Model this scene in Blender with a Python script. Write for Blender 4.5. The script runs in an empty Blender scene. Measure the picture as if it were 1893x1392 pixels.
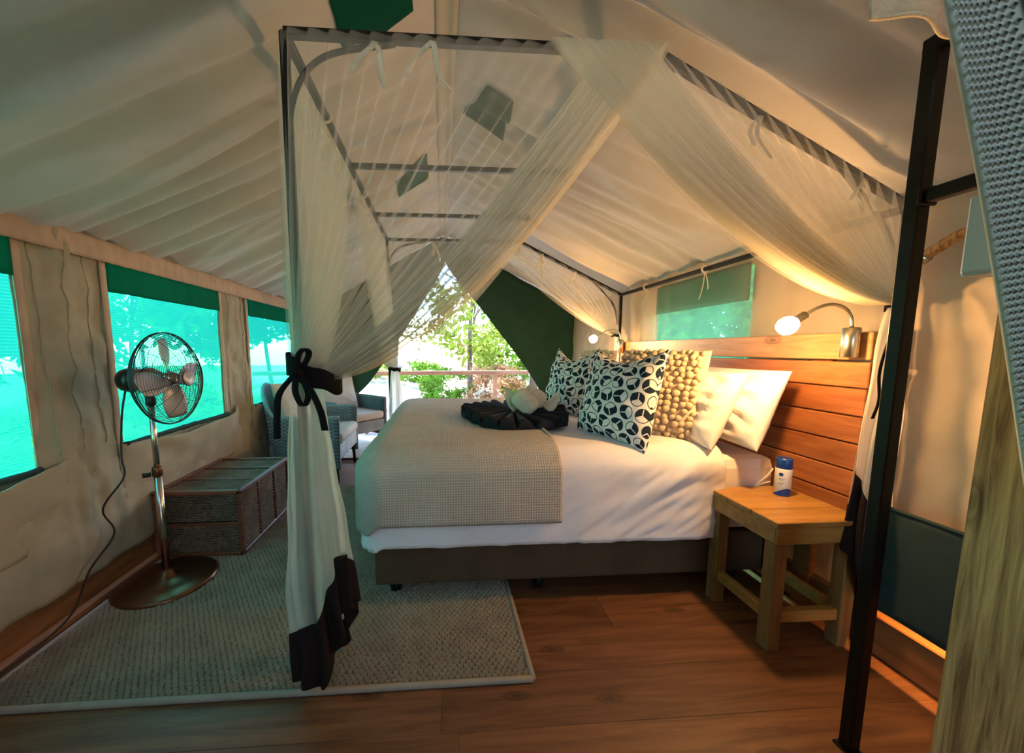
import bpy, bmesh, math, random
import numpy as np
from mathutils import Vector, Matrix, noise
random.seed(7); RNG = np.random.default_rng(7)
PI = math.pi
S = bpy.context.scene
COL = S.collection

# ------------------------------------------------------------------ camera
F_PX, CX, CY = 690.0, 864.0, 722.0            # focal length and principal point in 1893x1392 pixels
PSI, TH, CAM_H = math.radians(3.9), math.radians(6.3), 1.12
cam = bpy.data.cameras.new('camera'); cam_o = bpy.data.objects.new('camera', cam); COL.objects.link(cam_o)
cam.sensor_fit = 'HORIZONTAL'; cam.sensor_width = 36.0
cam.lens = 36.0 * F_PX / 1893
cam.shift_x = (946.5 - CX) / 1893; cam.shift_y = (CY - 696) / 1893
cam.clip_start = 0.02; cam.clip_end = 200
cam_o.location = (0, 0, CAM_H)
cam_o.rotation_euler = (PI / 2 - TH, 0, -PSI)
S.camera = cam_o

# ------------------------------------------------------------------ sky, sun, exposure
world = bpy.data.worlds.new('sky'); S.world = world; world.use_nodes = True
wn = world.node_tree.nodes; wl = world.node_tree.links
sky = wn.new('ShaderNodeTexSky'); sky.sky_type = 'NISHITA'; sky.sun_disc = False
sky.sun_elevation = math.radians(66); sky.sun_rotation = math.radians(16); sky.dust_density = .2; sky.air_density = 1.0
wn['Background'].inputs['Strength'].default_value = 1.5
wl.new(sky.outputs[0], wn['Background'].inputs[0])
sun = bpy.data.lights.new('sun', 'SUN'); sun.energy = 9.0; sun.angle = math.radians(2.0); sun.color = (1.0, .96, .90)
sun_o = bpy.data.objects.new('sun', sun); COL.objects.link(sun_o)
sun_dir = Vector((0.12, 0.42, 1.0)).normalized()
sun_o.rotation_euler = sun_dir.to_track_quat('Z', 'Y').to_euler(); sun_o.location = (-6, 8, 12)
vs = S.view_settings
vs.view_transform = 'Standard'; vs.look = 'None'; vs.gamma = 1.0; vs.use_curve_mapping = False
vs.exposure = 0.52
S.cycles.transparent_max_bounces = 32
S.cycles.max_bounces = 6; S.cycles.diffuse_bounces = 3; S.cycles.glossy_bounces = 2; S.cycles.transmission_bounces = 4

# ------------------------------------------------------------------ helpers
def tag(o, label, cat, group=None):
    o['label'] = label; o['category'] = cat
    if group: o['group'] = group
    return o
def struct(o): o['kind'] = 'structure'; return o
def stuff(o): o['kind'] = 'stuff'; return o
def link(name, me, mat=None, parent=None):
    o = bpy.data.objects.new(name, me); COL.objects.link(o)
    if mat is not None and not me.materials: me.materials.append(mat)
    if parent is not None:
        o.parent = parent; o.matrix_parent_inverse = Matrix.Translation(-Vector(parent.location)) if parent.location.length else Matrix()
    return o
def empty(name, loc, label, cat, group=None):
    o = bpy.data.objects.new(name, None); o.location = loc; o.empty_display_size = .1; COL.objects.link(o)
    return tag(o, label, cat, group)
def mesh(name, V, Fc, mat, parent=None, smooth=True, solid=0, uv=None):
    me = bpy.data.meshes.new(name); me.from_pydata([tuple(v) for v in V], [], [tuple(int(i) for i in q) for q in Fc])
    if smooth: me.polygons.foreach_set('use_smooth', [True] * len(me.polygons))
    if uv is not None:
        lay = me.uv_layers.new(name='UVMap'); idx = np.empty(len(me.loops), dtype=np.int32); me.loops.foreach_get('vertex_index', idx)
        lay.data.foreach_set('uv', np.asarray(uv, dtype=np.float32)[idx].ravel())
    me.update()
    o = link(name, me, mat, parent)
    if solid:
        m = o.modifiers.new('thickness', 'SOLIDIFY'); m.thickness = solid; m.offset = 0
    return o
def grid_faces(nu, nv, keep=None):
    return [(i * nv + j, (i + 1) * nv + j, (i + 1) * nv + j + 1, i * nv + j + 1)
            for i in range(nu - 1) for j in range(nv - 1) if keep is None or keep(i, j)]
def surf(name, fn, us, vs_, mat, parent=None, solid=0, keep=None, uvs=False):
    V = [fn(u, v) for u in us for v in vs_]
    uv = [(u, v) for u in us for v in vs_] if uvs else None
    return mesh(name, V, grid_faces(len(us), len(vs_), keep), mat, parent, True, solid, uv)
def lin(a, b, n): return [a + (b - a) * i / (n - 1) for i in range(n)]

class MB:
    """collects primitives into one mesh"""
    def __init__(s): s.V = []; s.F = []; s.sm = []
    def add(s, V, Fc, smooth=False):
        b = len(s.V); s.V += [tuple(v) for v in V]; s.F += [tuple(i + b for i in q) for q in Fc]; s.sm += [smooth] * len(Fc); return s
    def box(s, lo, hi, bev=0.0, M=None):
        bm = bmesh.new(); bmesh.ops.create_cube(bm, size=1)
        for v in bm.verts: v.co = Vector(((lo[k] + hi[k]) / 2 + v.co[k] * (hi[k] - lo[k]) for k in range(3)))
        if bev: bmesh.ops.bevel(bm, geom=bm.edges[:], offset=bev, segments=2 if bev > .004 else 1, affect='EDGES', profile=.6)
        if M: bmesh.ops.transform(bm, matrix=M, verts=bm.verts)
        bm.verts.index_update()
        s.add([v.co[:] for v in bm.verts], [[v.index for v in f.verts] for f in bm.faces]); bm.free(); return s
    def bar(s, a, b, w, h, bev=0.0, up=(0, 0, 1)):
        a = Vector(a); b = Vector(b); d = b - a; L = d.length; d.normalize(); up = Vector(up)
        if abs(d.dot(up)) > .98: up = Vector((0, 1, 0))
        r = d.cross(up).normalized(); u = r.cross(d)
        M = Matrix((r, d, u)).transposed().to_4x4(); M.translation = a
        return s.box((-w / 2, 0, -h / 2), (w / 2, L, h / 2), bev, M)
    def tube(s, pts, rad, n=10, cap=True):
        pts = [Vector(p) for p in pts]; m = len(pts); rr = rad if isinstance(rad, (list, tuple)) else [rad] * m
        V = []; prev = None
        for i, p in enumerate(pts):
            t = (pts[min(i + 1, m - 1)] - pts[max(i - 1, 0)]).normalized()
            if prev is None:
                prev = t.cross(Vector((0, 0, 1)))
                if prev.length < .05: prev = t.cross(Vector((0, 1, 0)))
            prev = (prev - t * prev.dot(t)).normalized(); bb = t.cross(prev)
            for k in range(n):
                a = 2 * PI * k / n; V.append(p + (prev * math.cos(a) + bb * math.sin(a)) * rr[i])
        Fc = [(i * n + k, i * n + (k + 1) % n, (i + 1) * n + (k + 1) % n, (i + 1) * n + k) for i in range(m - 1) for k in range(n)]
        if cap: Fc += [tuple(range(n - 1, -1, -1)), tuple((m - 1) * n + k for k in range(n))]
        return s.add(V, Fc, True)
    def lathe(s, prof, n=24, M=None):
        V = []; m = len(prof)
        for (r, z) in prof:
            for k in range(n): V.append(Vector((r * math.cos(2 * PI * k / n), r * math.sin(2 * PI * k / n), z)))
        if M: V = [M @ v for v in V]
        Fc = [(i * n + k, i * n + (k + 1) % n, (i + 1) * n + (k + 1) % n, (i + 1) * n + k) for i in range(m - 1) for k in range(n)]
        Fc += [tuple(range(n - 1, -1, -1)), tuple((m - 1) * n + k for k in range(n))]
        return s.add(V, Fc, True)
    def torus(s, R, r, M, n=48, k=6):
        V = []
        for i in range(n):
            a = 2 * PI * i / n
            for j in range(k):
                b = 2 * PI * j / k; q = R + r * math.cos(b); V.append(M @ Vector((q * math.cos(a), q * math.sin(a), r * math.sin(b))))
        return s.add(V, [(i * k + j, ((i + 1) % n) * k + j, ((i + 1) % n) * k + (j + 1) % k, i * k + (j + 1) % k) for i in range(n) for j in range(k)], True)
    def build(s, name, mat, parent=None):
        me = bpy.data.meshes.new(name); me.from_pydata(s.V, [], s.F); me.polygons.foreach_set('use_smooth', s.sm); me.update()
        return link(name, me, mat, parent)
def frame_M(o, z, x=(1, 0, 0)):
    z = Vector(z).normalized(); x = Vector(x); x = (x - z * x.dot(z)).normalized(); y = z.cross(x)
    M = Matrix((x, y, z)).transposed().to_4x4(); M.translation = Vector(o); return M
def bez(pts, n=24):
    """Catmull-Rom through pts"""
    P = [Vector(p) for p in pts]; P = [P[0] * 2 - P[1]] + P + [P[-1] * 2 - P[-2]]; out = []
    seg = len(P) - 3; per = max(2, n // seg)
    for i in range(seg):
        a, b, c, d = P[i:i + 4]
        for k in range(per):
            t = k / per
            out.append(.5 * ((2 * b) + (c - a) * t + (2 * a - 5 * b + 4 * c - d) * t * t + (3 * b - a - 3 * c + d) * t ** 3))
    return out + [P[-2]]
def nz(x, y=0., z=0.): return noise.noise(Vector((x, y, z)))
def stitches(o, u, v, n, nu, nv, h, off=.5, fill=(.46, .46), jit=.12):
    """rows of small raised strands on a rectangle: one mesh"""
    o = np.array(o, float); u = np.array(u, float); v = np.array(v, float); n = np.array(n, float)
    I, J = np.meshgrid(np.arange(nu), np.arange(nv), indexing='ij'); I = I.ravel().astype(float); J = J.ravel().astype(float)
    cu = (I + .5 + off * (J % 2)) / nu; ok = cu < 1 - .2 / nu; cu = cu[ok]; cv = ((J + .5) / nv)[ok]; N = len(cu)
    cu = cu + RNG.normal(0, jit / nu * .5, N); cv = cv + RNG.normal(0, jit / nv * .5, N)
    du, dv = fill[0] / nu, fill[1] / nv; hh = h * (1 + RNG.uniform(-.3, .3, N))
    cs = [(-1, 0, 0), (-.45, -1, 0), (.45, -1, 0), (1, 0, 0), (.45, 1, 0), (-.45, 1, 0), (-.62, 0, 1), (.62, 0, 1)]
    V = np.stack([o + np.outer(cu + a * du, u) + np.outer(cv + b * dv, v) + np.outer(c * hh, n) for a, b, c in cs], 1).reshape(-1, 3)
    fc = [(0, 1, 6), (1, 2, 7, 6), (2, 3, 7), (3, 4, 7), (4, 5, 6, 7), (5, 0, 6)]
    Fc = [tuple(b + k for k in q) for b in range(0, 8 * N, 8) for q in fc]
    return V.tolist(), Fc

# ------------------------------------------------------------------ materials
class E:
    """math-node expressions"""
    def __init__(s, nt, sock): s.nt = nt; s.k = sock
    def op(s, o, b=None, c=None):
        m = s.nt.nodes.new('ShaderNodeMath'); m.operation = o
        for i, q in enumerate((s, b, c)):
            if q is None: continue
            if isinstance(q, E): s.nt.links.new(q.k, m.inputs[i])
            else: m.inputs[i].default_value = q
        return E(s.nt, m.outputs[0])
    def __add__(s, b): return s.op('ADD', b)
    def __sub__(s, b): return s.op('SUBTRACT', b)
    def __mul__(s, b): return s.op('MULTIPLY', b)
    def lt(s, b): return s.op('LESS_THAN', b)
    def gt(s, b): return s.op('GREATER_THAN', b)
MATS = {}
def newmat(name):
    m = bpy.data.materials.new(name); m.use_nodes = True; nt = m.node_tree; nt.nodes.clear()
    out = nt.nodes.new('ShaderNodeOutputMaterial'); return m, nt, out
def coords(nt, kind='Object', scale=(1, 1, 1), rot=(0, 0, 0)):
    tc = nt.nodes.new('ShaderNodeTexCoord'); mp = nt.nodes.new('ShaderNodeMapping')
    mp.inputs['Scale'].default_value = scale; mp.inputs['Rotation'].default_value = rot
    nt.links.new(tc.outputs[kind], mp.inputs[0]); return mp.outputs[0]
def tex_noise(nt, vec, scale, detail=4, rough=.6, dist=0.):
    n = nt.nodes.new('ShaderNodeTexNoise'); n.inputs['Scale'].default_value = scale; n.inputs['Detail'].default_value = detail
    n.inputs['Roughness'].default_value = rough; n.inputs['Distortion'].default_value = dist; nt.links.new(vec, n.inputs['Vector']); return n.outputs['Fac']
def ramp(nt, fac, stops):
    r = nt.nodes.new('ShaderNodeValToRGB'); cr = r.color_ramp
    while len(cr.elements) < len(stops): cr.elements.new(.5)
    for e, (p, c) in zip(cr.elements, stops): e.position = p; e.color = (*c, 1)
    nt.links.new(fac, r.inputs[0]); return r.outputs[0]
def bump(nt, h, strength=.3, dist=.01):
    b = nt.nodes.new('ShaderNodeBump'); b.inputs['Strength'].default_value = strength; b.inputs['Distance'].default_value = dist
    nt.links.new(h, b.inputs['Height']); return b.outputs[0]
def sc(c, k): return tuple(min(1, x * k) for x in c)
def setcol(nt, sock, c):
    if isinstance(c, tuple): sock.default_value = (*c, 1)
    else: nt.links.new(c, sock)
def cloth(name, c, var=.12, scale=6., transl=0., weave=0., bumpk=.25, kind='Object', sheen=0., stretch=(1, 1, 1), rough=.9, tcol=None):
    """canvas / fabric: diffuse front, optional light passing through"""
    m, nt, out = newmat(name); vec = coords(nt, kind, stretch)
    col = ramp(nt, tex_noise(nt, vec, scale, 5), [(.3, sc(c, 1 - var)), (.7, sc(c, 1 + var))])
    p = nt.nodes.new('ShaderNodeBsdfPrincipled'); p.inputs['Roughness'].default_value = rough; p.inputs['Specular IOR Level'].default_value = .15
    setcol(nt, p.inputs['Base Color'], col)
    if sheen: p.inputs['Sheen Weight'].default_value = sheen
    fine = tex_noise(nt, vec, weave or 220., 2); nrm = bump(nt, fine, bumpk, .004); nt.links.new(nrm, p.inputs['Normal'])
    if transl:
        t = nt.nodes.new('ShaderNodeBsdfTranslucent'); setcol(nt, t.inputs[0], tcol or col)
        mx = nt.nodes.new('ShaderNodeMixShader'); mx.inputs[0].default_value = transl
        nt.links.new(p.outputs[0], mx.inputs[1]); nt.links.new(t.outputs[0], mx.inputs[2]); nt.links.new(mx.outputs[0], out.inputs[0])
    else: nt.links.new(p.outputs[0], out.inputs[0])
    return m
def net(name, c, alpha, transl=.6):
    m, nt, out = newmat(name)
    vec = coords(nt, 'Object')
    tr = nt.nodes.new('ShaderNodeBsdfTransparent')
    d = nt.nodes.new('ShaderNodeBsdfDiffuse'); d.inputs[0].default_value = (*c, 1)
    t = nt.nodes.new('ShaderNodeBsdfTranslucent'); t.inputs[0].default_value = (*c, 1)
    mx = nt.nodes.new('ShaderNodeMixShader'); mx.inputs[0].default_value = transl
    nt.links.new(d.outputs[0], mx.inputs[1]); nt.links.new(t.outputs[0], mx.inputs[2])
    f = E(nt, tex_noise(nt, vec, 5., 1)) * (alpha * .2) + alpha * .9
    m2 = nt.nodes.new('ShaderNodeMixShader'); nt.links.new(f.k, m2.inputs[0])
    nt.links.new(tr.outputs[0], m2.inputs[1]); nt.links.new(mx.outputs[0], m2.inputs[2]); nt.links.new(m2.outputs[0], out.inputs[0])
    return m
def screen(name, c, through, tcol):
    """shade cloth in a window: tinted see-through weave plus cloth that glows with the daylight behind it"""
    m, nt, out = newmat(name); vec = coords(nt, 'Object')
    tr = nt.nodes.new('ShaderNodeBsdfTransparent'); tr.inputs[0].default_value = (*tcol, 1)
    t = nt.nodes.new('ShaderNodeBsdfTranslucent'); t.inputs[0].default_value = (*c, 1)
    w = nt.nodes.new('ShaderNodeTexWave'); w.wave_type = 'BANDS'; w.bands_direction = 'Z'; w.inputs['Scale'].default_value = 26; w.inputs['Distortion'].default_value = 1.5
    nt.links.new(vec, w.inputs['Vector'])
    f = E(nt, w.outputs['Fac']) * .12 + (1 - through - .06)
    mx = nt.nodes.new('ShaderNodeMixShader'); nt.links.new(f.k, mx.inputs[0])
    nt.links.new(tr.outputs[0], mx.inputs[1]); nt.links.new(t.outputs[0], mx.inputs[2]); nt.links.new(mx.outputs[0], out.inputs[0]); return m
def wood(name, a, b, grain=(1, 12, 12), rough=.5, knots=True, bumpk=.15, seed=0., scale=2.2, kdark=.35, thin=None):
    m, nt, out = newmat(name)
    oi = nt.nodes.new('ShaderNodeObjectInfo'); tc = nt.nodes.new('ShaderNodeTexCoord')
    add = nt.nodes.new('ShaderNodeVectorMath'); add.operation = 'ADD'
    cmb = nt.nodes.new('ShaderNodeCombineXYZ'); r = E(nt, oi.outputs['Random']) * 37. + seed
    for k in range(3): nt.links.new(r.k, cmb.inputs[k])
    nt.links.new(tc.outputs['Object'], add.inputs[0]); nt.links.new(cmb.outputs[0], add.inputs[1])
    mp = nt.nodes.new('ShaderNodeMapping'); mp.inputs['Scale'].default_value = grain; nt.links.new(add.outputs[0], mp.inputs[0])
    g = tex_noise(nt, mp.outputs[0], scale, 6, .65, .6)
    col = ramp(nt, g, [(.36, a), (.5, tuple((x + y) / 2 for x, y in zip(a, b))), (.66, b)])
    if knots:
        mp2 = nt.nodes.new('ShaderNodeMapping'); s2 = [max(.35, x / max(grain)) for x in grain]; s2 = [0. if k == thin else q for k, q in enumerate(s2)]; mp2.inputs['Scale'].default_value = s2
        nt.links.new(add.outputs[0], mp2.inputs[0])
        vo = nt.nodes.new('ShaderNodeTexVoronoi'); vo.inputs['Scale'].default_value = 4.2; 
        if thin is None: nt.links.new(mp2.outputs[0], vo.inputs['Vector'])
        else:                                              # knots lie in the face of the board
            vo.voronoi_dimensions = '2D'; sp = nt.nodes.new('ShaderNodeSeparateXYZ'); cb = nt.nodes.new('ShaderNodeCombineXYZ'); nt.links.new(mp2.outputs[0], sp.inputs[0])
            ax = [k for k in range(3) if k != thin]; nt.links.new(sp.outputs[ax[0]], cb.inputs[0]); nt.links.new(sp.outputs[ax[1]], cb.inputs[1]); nt.links.new(cb.outputs[0], vo.inputs['Vector'])
        kf = ramp(nt, vo.outputs['Distance'], [(.015, (kdark,) * 3), (.04, (.75,) * 3), (.052, (.5,) * 3), (.085, (1, 1, 1))])
        mul = nt.nodes.new('ShaderNodeMix'); mul.data_type = 'RGBA'; mul.blend_type = 'MULTIPLY'; mul.inputs[0].default_value = 1
        nt.links.new(col, mul.inputs[6]); nt.links.new(kf, mul.inputs[7]); col = mul.outputs[2]
    hv = nt.nodes.new('ShaderNodeHueSaturation'); nt.links.new(col, hv.inputs['Color'])
    vv = E(nt, oi.outputs['Random']) * .3 + .85; nt.links.new(vv.k, hv.inputs['Value'])
    p = nt.nodes.new('ShaderNodeBsdfPrincipled'); p.inputs['Roughness'].default_value = rough
    nt.links.new(hv.outputs[0], p.inputs['Base Color']); nt.links.new(bump(nt, g, bumpk, .006), p.inputs['Normal']); nt.links.new(p.outputs[0], out.inputs[0]); return m
def plain(name, c, rough=.5, metal=0., spec=.5, var=.0, emit=None, estr=0., alpha=None):
    m, nt, out = newmat(name); p = nt.nodes.new('ShaderNodeBsdfPrincipled')
    p.inputs['Roughness'].default_value = rough; p.inputs['Metallic'].default_value = metal; p.inputs['Specular IOR Level'].default_value = spec
    vec = coords(nt, 'Object')
    if var: setcol(nt, p.inputs['Base Color'], ramp(nt, tex_noise(nt, vec, 9., 5), [(.3, sc(c, 1 - var)), (.7, sc(c, 1 + var))]))
    else: p.inputs['Base Color'].default_value = (*c, 1)
    if emit: p.inputs['Emission Color'].default_value = (*emit, 1); p.inputs['Emission Strength'].default_value = estr
    nt.links.new(p.outputs[0], out.inputs[0]); return m
def leafmat(name, c, var=.35, transl=.5):
    m, nt, out = newmat(name); vec = coords(nt, 'Object')
    n = tex_noise(nt, vec, 3.5, 3); col = ramp(nt, n, [(.3, sc(c, 1 - var)), (.7, sc(c, 1 + var))])
    d = nt.nodes.new('ShaderNodeBsdfDiffuse'); t = nt.nodes.new('ShaderNodeBsdfTranslucent'); nt.links.new(col, d.inputs[0]); nt.links.new(col, t.inputs[0])
    mx = nt.nodes.new('ShaderNodeMixShader'); mx.inputs[0].default_value = transl; nt.links.new(d.outputs[0], mx.inputs[1]); nt.links.new(t.outputs[0], mx.inputs[2])
    nt.links.new(mx.outputs[0], out.inputs[0]); return m

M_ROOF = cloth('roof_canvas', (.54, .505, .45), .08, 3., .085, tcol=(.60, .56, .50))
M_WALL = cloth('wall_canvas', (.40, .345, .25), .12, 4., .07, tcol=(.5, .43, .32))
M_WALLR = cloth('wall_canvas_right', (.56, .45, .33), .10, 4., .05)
M_PEACH = cloth('peach_webbing', (.56, .40, .29), .12, 8., .12)
M_GREEN = cloth('green_canvas', (.026, .064, .046), .15, 5., .16, tcol=(.14, .22, .06))
M_VALANCE = cloth('green_valance', (.0, .10, .065), .2, 6., .45, tcol=(.0, .34, .22))
M_PATCH = cloth('green_patch', (.0, .075, .045), .15, 6., .10, tcol=(.0, .2, .12))
M_SKIRT = cloth('dark_green_skirt', (.03, .05, .05), .15, 4.)
M_SCREEN = screen('teal_shade_cloth', (.02, .55, .40), .52, (.11, .74, .50))
M_SCREENR = screen('pale_teal_shade_cloth', (.03, .20, .12), .70, (.22, .66, .42))
M_NET = net('mosquito_net', (.93, .89, .79), .26)
M_NETD = net('mosquito_net_gathered', (.93, .90, .82), .30)
M_NETB = net('mosquito_net_edge', (.93, .88, .74), .36)
M_NETT = net('mosquito_net_bunched', (.93, .91, .86), .60)
M_HEM = cloth('brown_hem', (.016, .010, .009), .2, 8., .0)
M_BLACKTIE = cloth('black_tie', (.006, .006, .007), .1, 8., .0)
M_RIBBON = cloth('white_ribbon', (.85, .80, .70), .05, 8., .4)
M_FLOOR = wood('floor_wood', (.095, .036, .014), (.20, .085, .034), (1.2, 14, 14), .48, True, .08, thin=2)
M_DECK = wood('deck_wood', (.42, .38, .33), (.62, .58, .52), (1.2, 14, 14), .7, False, .1)
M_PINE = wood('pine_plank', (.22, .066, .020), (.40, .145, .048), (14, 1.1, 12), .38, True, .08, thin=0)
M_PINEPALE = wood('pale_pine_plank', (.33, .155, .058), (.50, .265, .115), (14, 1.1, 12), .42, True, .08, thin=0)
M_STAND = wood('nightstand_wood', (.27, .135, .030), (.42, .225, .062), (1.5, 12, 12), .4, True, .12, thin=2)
M_TIMBER = wood('weathered_timber', (.30, .13, .045), (.88, .49, .20), (16, 16, .8), .75, True, .4, 0., 4.6, .5, thin=0)
M_BASE = wood('baseboard_wood', (.17, .068, .023), (.31, .125, .045), (10, 1.2, 10), .5, False)
M_RAILW = wood('railing_wood', (.22, .085, .040), (.38, .16, .08), (1.2, 12, 12), .6, False)
M_STOOL = wood('red_stool_wood', (.40, .11, .05), (.55, .19, .09), (1.2, 12, 12), .5, False)
M_PINKW = wood('pink_grey_wood', (.40, .27, .25), (.55, .40, .37), (1.2, 1.2, 12), .7, False)
M_BLACK = plain('black_steel', (.010, .011, .010), .42, .6, .5, .3)
M_FRAME = plain('canopy_steel', (.020, .017, .015), .38, .7, .5, .2)
M_CHROME = plain('chrome', (.62, .52, .46), .22, 1.)
M_STEEL = plain('brushed_steel', (.55, .50, .40), .3, 1.)
M_COPPER = plain('copper_brown', (.20, .085, .045), .30, .85, .5, .15)
M_WIRE = plain('grille_wire', (.035, .035, .04), .35, .8)
M_BLADE = plain('fan_blade', (.55, .50, .55), .35, .6)
M_MOTOR = plain('motor_dark', (.03, .022, .02), .28, .5)
M_CORD = plain('cord', (.006, .006, .007), .5)
M_WHITE = cloth('white_cotton', (.80, .77, .77), .04, 5., 0, 300., .12)
M_SHEET = cloth('white_sheet', (.82, .79, .77), .04, 5., 0, 300., .12)
M_BEDBASE = cloth('brown_bed_base', (.085, .058, .034), .15, 6., 0, 300., .3)
M_FELT = cloth('cream_wool', (.66, .54, .38), .12, 20., 0, 120., .5)
M_CREAM = cloth('cream_towel', (.68, .56, .42), .12, 30., 0, 260., .6)
M_DARKTOWEL = cloth('dark_towel', (.012, .014, .020), .2, 20., 0, 260., .5)
M_CUSHION = cloth('beige_cushion', (.50, .44, .37), .06, 6., 0, 300., .2)
M_BLUEBOX = plain('pale_blue_plastic', (.46, .56, .68), .4)
M_WICKER = plain('wicker_brown', (.26, .18, .12), .42, 0, .5, .4)
M_WICKERD = plain('wicker_backing', (.018, .012, .010), .8)
M_CHESTFR = wood('chest_frame', (.13, .04, .02), (.24, .08, .04), (2, 2, 10), .4, False)
M_WICKERG = plain('wicker_grey_blue', (.20, .235, .25), .55, 0, .4, .25)
M_WICKERGB = plain('wicker_grey_base', (.09, .11, .12), .8)
M_RUG = plain('sisal_strand', (.31, .265, .185), .85, 0, .15, .18)
M_RUGB = plain('sisal_backing', (.15, .125, .088), .9)
M_RUGE = cloth('rug_binding', (.33, .29, .23), .1, 12., 0)
M_CANW = plain('can_white', (.75, .74, .72), .3)
M_CANB = plain('can_blue', (.006, .045, .26), .3)
M_BULB = plain('lit_glass', (1, .8, .5), .3, emit=(1.0, .66, .30), estr=14.)
M_FILLGLOW = plain('warm_fill_glow', (1, .6, .3), .4, emit=(1.0, .42, .10), estr=6.)  # glow of the added fill strip behind the skirt
def waffle(name, c, scale=130.):
    m, nt, out = newmat(name); tc = nt.nodes.new('ShaderNodeTexCoord'); sep = nt.nodes.new('ShaderNodeSeparateXYZ'); nt.links.new(tc.outputs['UV'], sep.inputs[0])
    a = (E(nt, sep.outputs[0]) * (scale * PI)).op('SINE').op('ABSOLUTE'); b = (E(nt, sep.outputs[1]) * (scale * PI)).op('SINE').op('ABSOLUTE')
    h = a.op('MINIMUM', b)
    p = nt.nodes.new('ShaderNodeBsdfPrincipled'); p.inputs['Roughness'].default_value = .9; p.inputs['Specular IOR Level'].default_value = .1
    col = ramp(nt, tex_noise(nt, coords(nt), 5., 3), [(.3, sc(c, .93)), (.7, sc(c, 1.06))]); nt.links.new(col, p.inputs['Base Color'])
    inv = h * -1.
    nt.links.new(bump(nt, inv.k, .75, .0045), p.inputs['Normal']); nt.links.new(p.outputs[0], out.inputs[0]); return m
M_WAFFLE = waffle('waffle_blanket', (.52, .46, .39), 92.)
M_WAFTOWEL = waffle('waffle_towel', (.50, .53, .49), 1.)
def discs(name, base, ink):
    """printed cushion cloth: dark discs on white, each split in three with one pale third"""
    m, nt, out = newmat(name); tc = nt.nodes.new('ShaderNodeTexCoord'); sep = nt.nodes.new('ShaderNodeSeparateXYZ'); nt.links.new(tc.outputs['UV'], sep.inputs[0])
    U = E(nt, sep.outputs[0]) * 6.6; V = E(nt, sep.outputs[1]) * (6.6 / 1.732); tot = None
    for (ou, ov, rot) in ((0., 0., .3), (.5, .5, 2.6)):
        fu = (U + ou).op('FRACT') - .5; fv = ((V + ov).op('FRACT') - .5) * 1.732
        cell = (U + ou).op('FLOOR') * 1.7 + (V + ov).op('FLOOR') * 2.3 + rot
        r = (fu * fu + fv * fv).op('SQRT'); ang = fv.op('ARCTAN2', fu) + cell
        a3 = (ang * (3 / (2 * PI))); w = a3.op('FRACT') - .5                 # three sectors
        spoke = (w.op('ABSOLUTE') * -1. + .5) * r                             # distance-like from a spoke
        inside = r.lt(.42); ring = r.gt(.37) * inside
        sect = (ang * (1 / (2 * PI))).op('FRACT').lt(.3333)
        ink_f = inside * spoke.gt(.014) * (sect * -1. + 1.)
        ink_f = ink_f.op('MAXIMUM', ring); tot = ink_f if tot is None else tot.op('MAXIMUM', ink_f)
    mx = nt.nodes.new('ShaderNodeMix'); mx.data_type = 'RGBA'; nt.links.new(tot.k, mx.inputs[0]); mx.inputs[6].default_value = (*base, 1); mx.inputs[7].default_value = (*ink, 1)
    p = nt.nodes.new('ShaderNodeBsdfPrincipled'); p.inputs['Roughness'].default_value = .85; p.inputs['Specular IOR Level'].default_value = .15
    nt.links.new(mx.outputs[2], p.inputs['Base Color']); nt.links.new(bump(nt, tex_noise(nt, coords(nt), 260., 2), .2, .003), p.inputs['Normal']); nt.links.new(p.outputs[0], out.inputs[0]); return m
M_DISCS = discs('disc_print', (.74, .74, .74), (.010, .022, .040))
M_SAND = cloth('sandy_ground', (.46, .40, .30), .25, .6, 0, 40., .4)
M_LEAF = leafmat('leaf_green', (.16, .30, .035)); M_LEAF2 = leafmat('leaf_yellow_green', (.32, .38, .06)); M_LEAF3 = leafmat('leaf_dark', (.05, .13, .03)); M_LEAF4 = leafmat('leaf_russet', (.42, .24, .12))
M_BARK = plain('bark', (.20, .15, .11), .9, 0, .2, .3)

# ------------------------------------------------------------------ tent shell
XL, XR, Y0, Y1 = -1.56, 1.68, -1.3, 4.75
RX, RZ = .03, 2.51
EL, ER = (XL - .01, 1.60), (XR + .02, 1.64)
FZ = -.02
floor = struct(mesh('floor', [(XL - .1, Y0 - .1, -.06), (XR + .1, Y0 - .1, -.06), (XR + .1, Y1 + .1, -.06), (XL - .1, Y1 + .1, -.06),
                              (XL - .1, Y0 - .1, -.024), (XR + .1, Y0 - .1, -.024), (XR + .1, Y1 + .1, -.024), (XL - .1, Y1 + .1, -.024)],
                    [(3, 2, 1, 0), (4, 5, 6, 7), (0, 1, 5, 4), (1, 2, 6, 5), (2, 3, 7, 6), (3, 0, 4, 7)], M_FLOOR, None, False))
y = Y0; row = 0
while y < Y1:                                     # boards run across the tent
    w = .19; x = XL - .1 + (-.9 if row % 2 else -.25); first = True
    cuts = [XL - .1] + sorted({round(min(max(x + k * 1.9 + .35 * (row % 3), XL), XR), 3) for k in range(1, 3)}) + [XR + .1]
    for a, b in zip(cuts[:-1], cuts[1:]):
        if b - a > .05: MB().box((a + .0004, y + .0004, -.024), (b - .0004, min(y + w, Y1 + .1) - .0004, 0), .0006).build('plank', M_FLOOR, floor)
    y += w; row += 1

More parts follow.
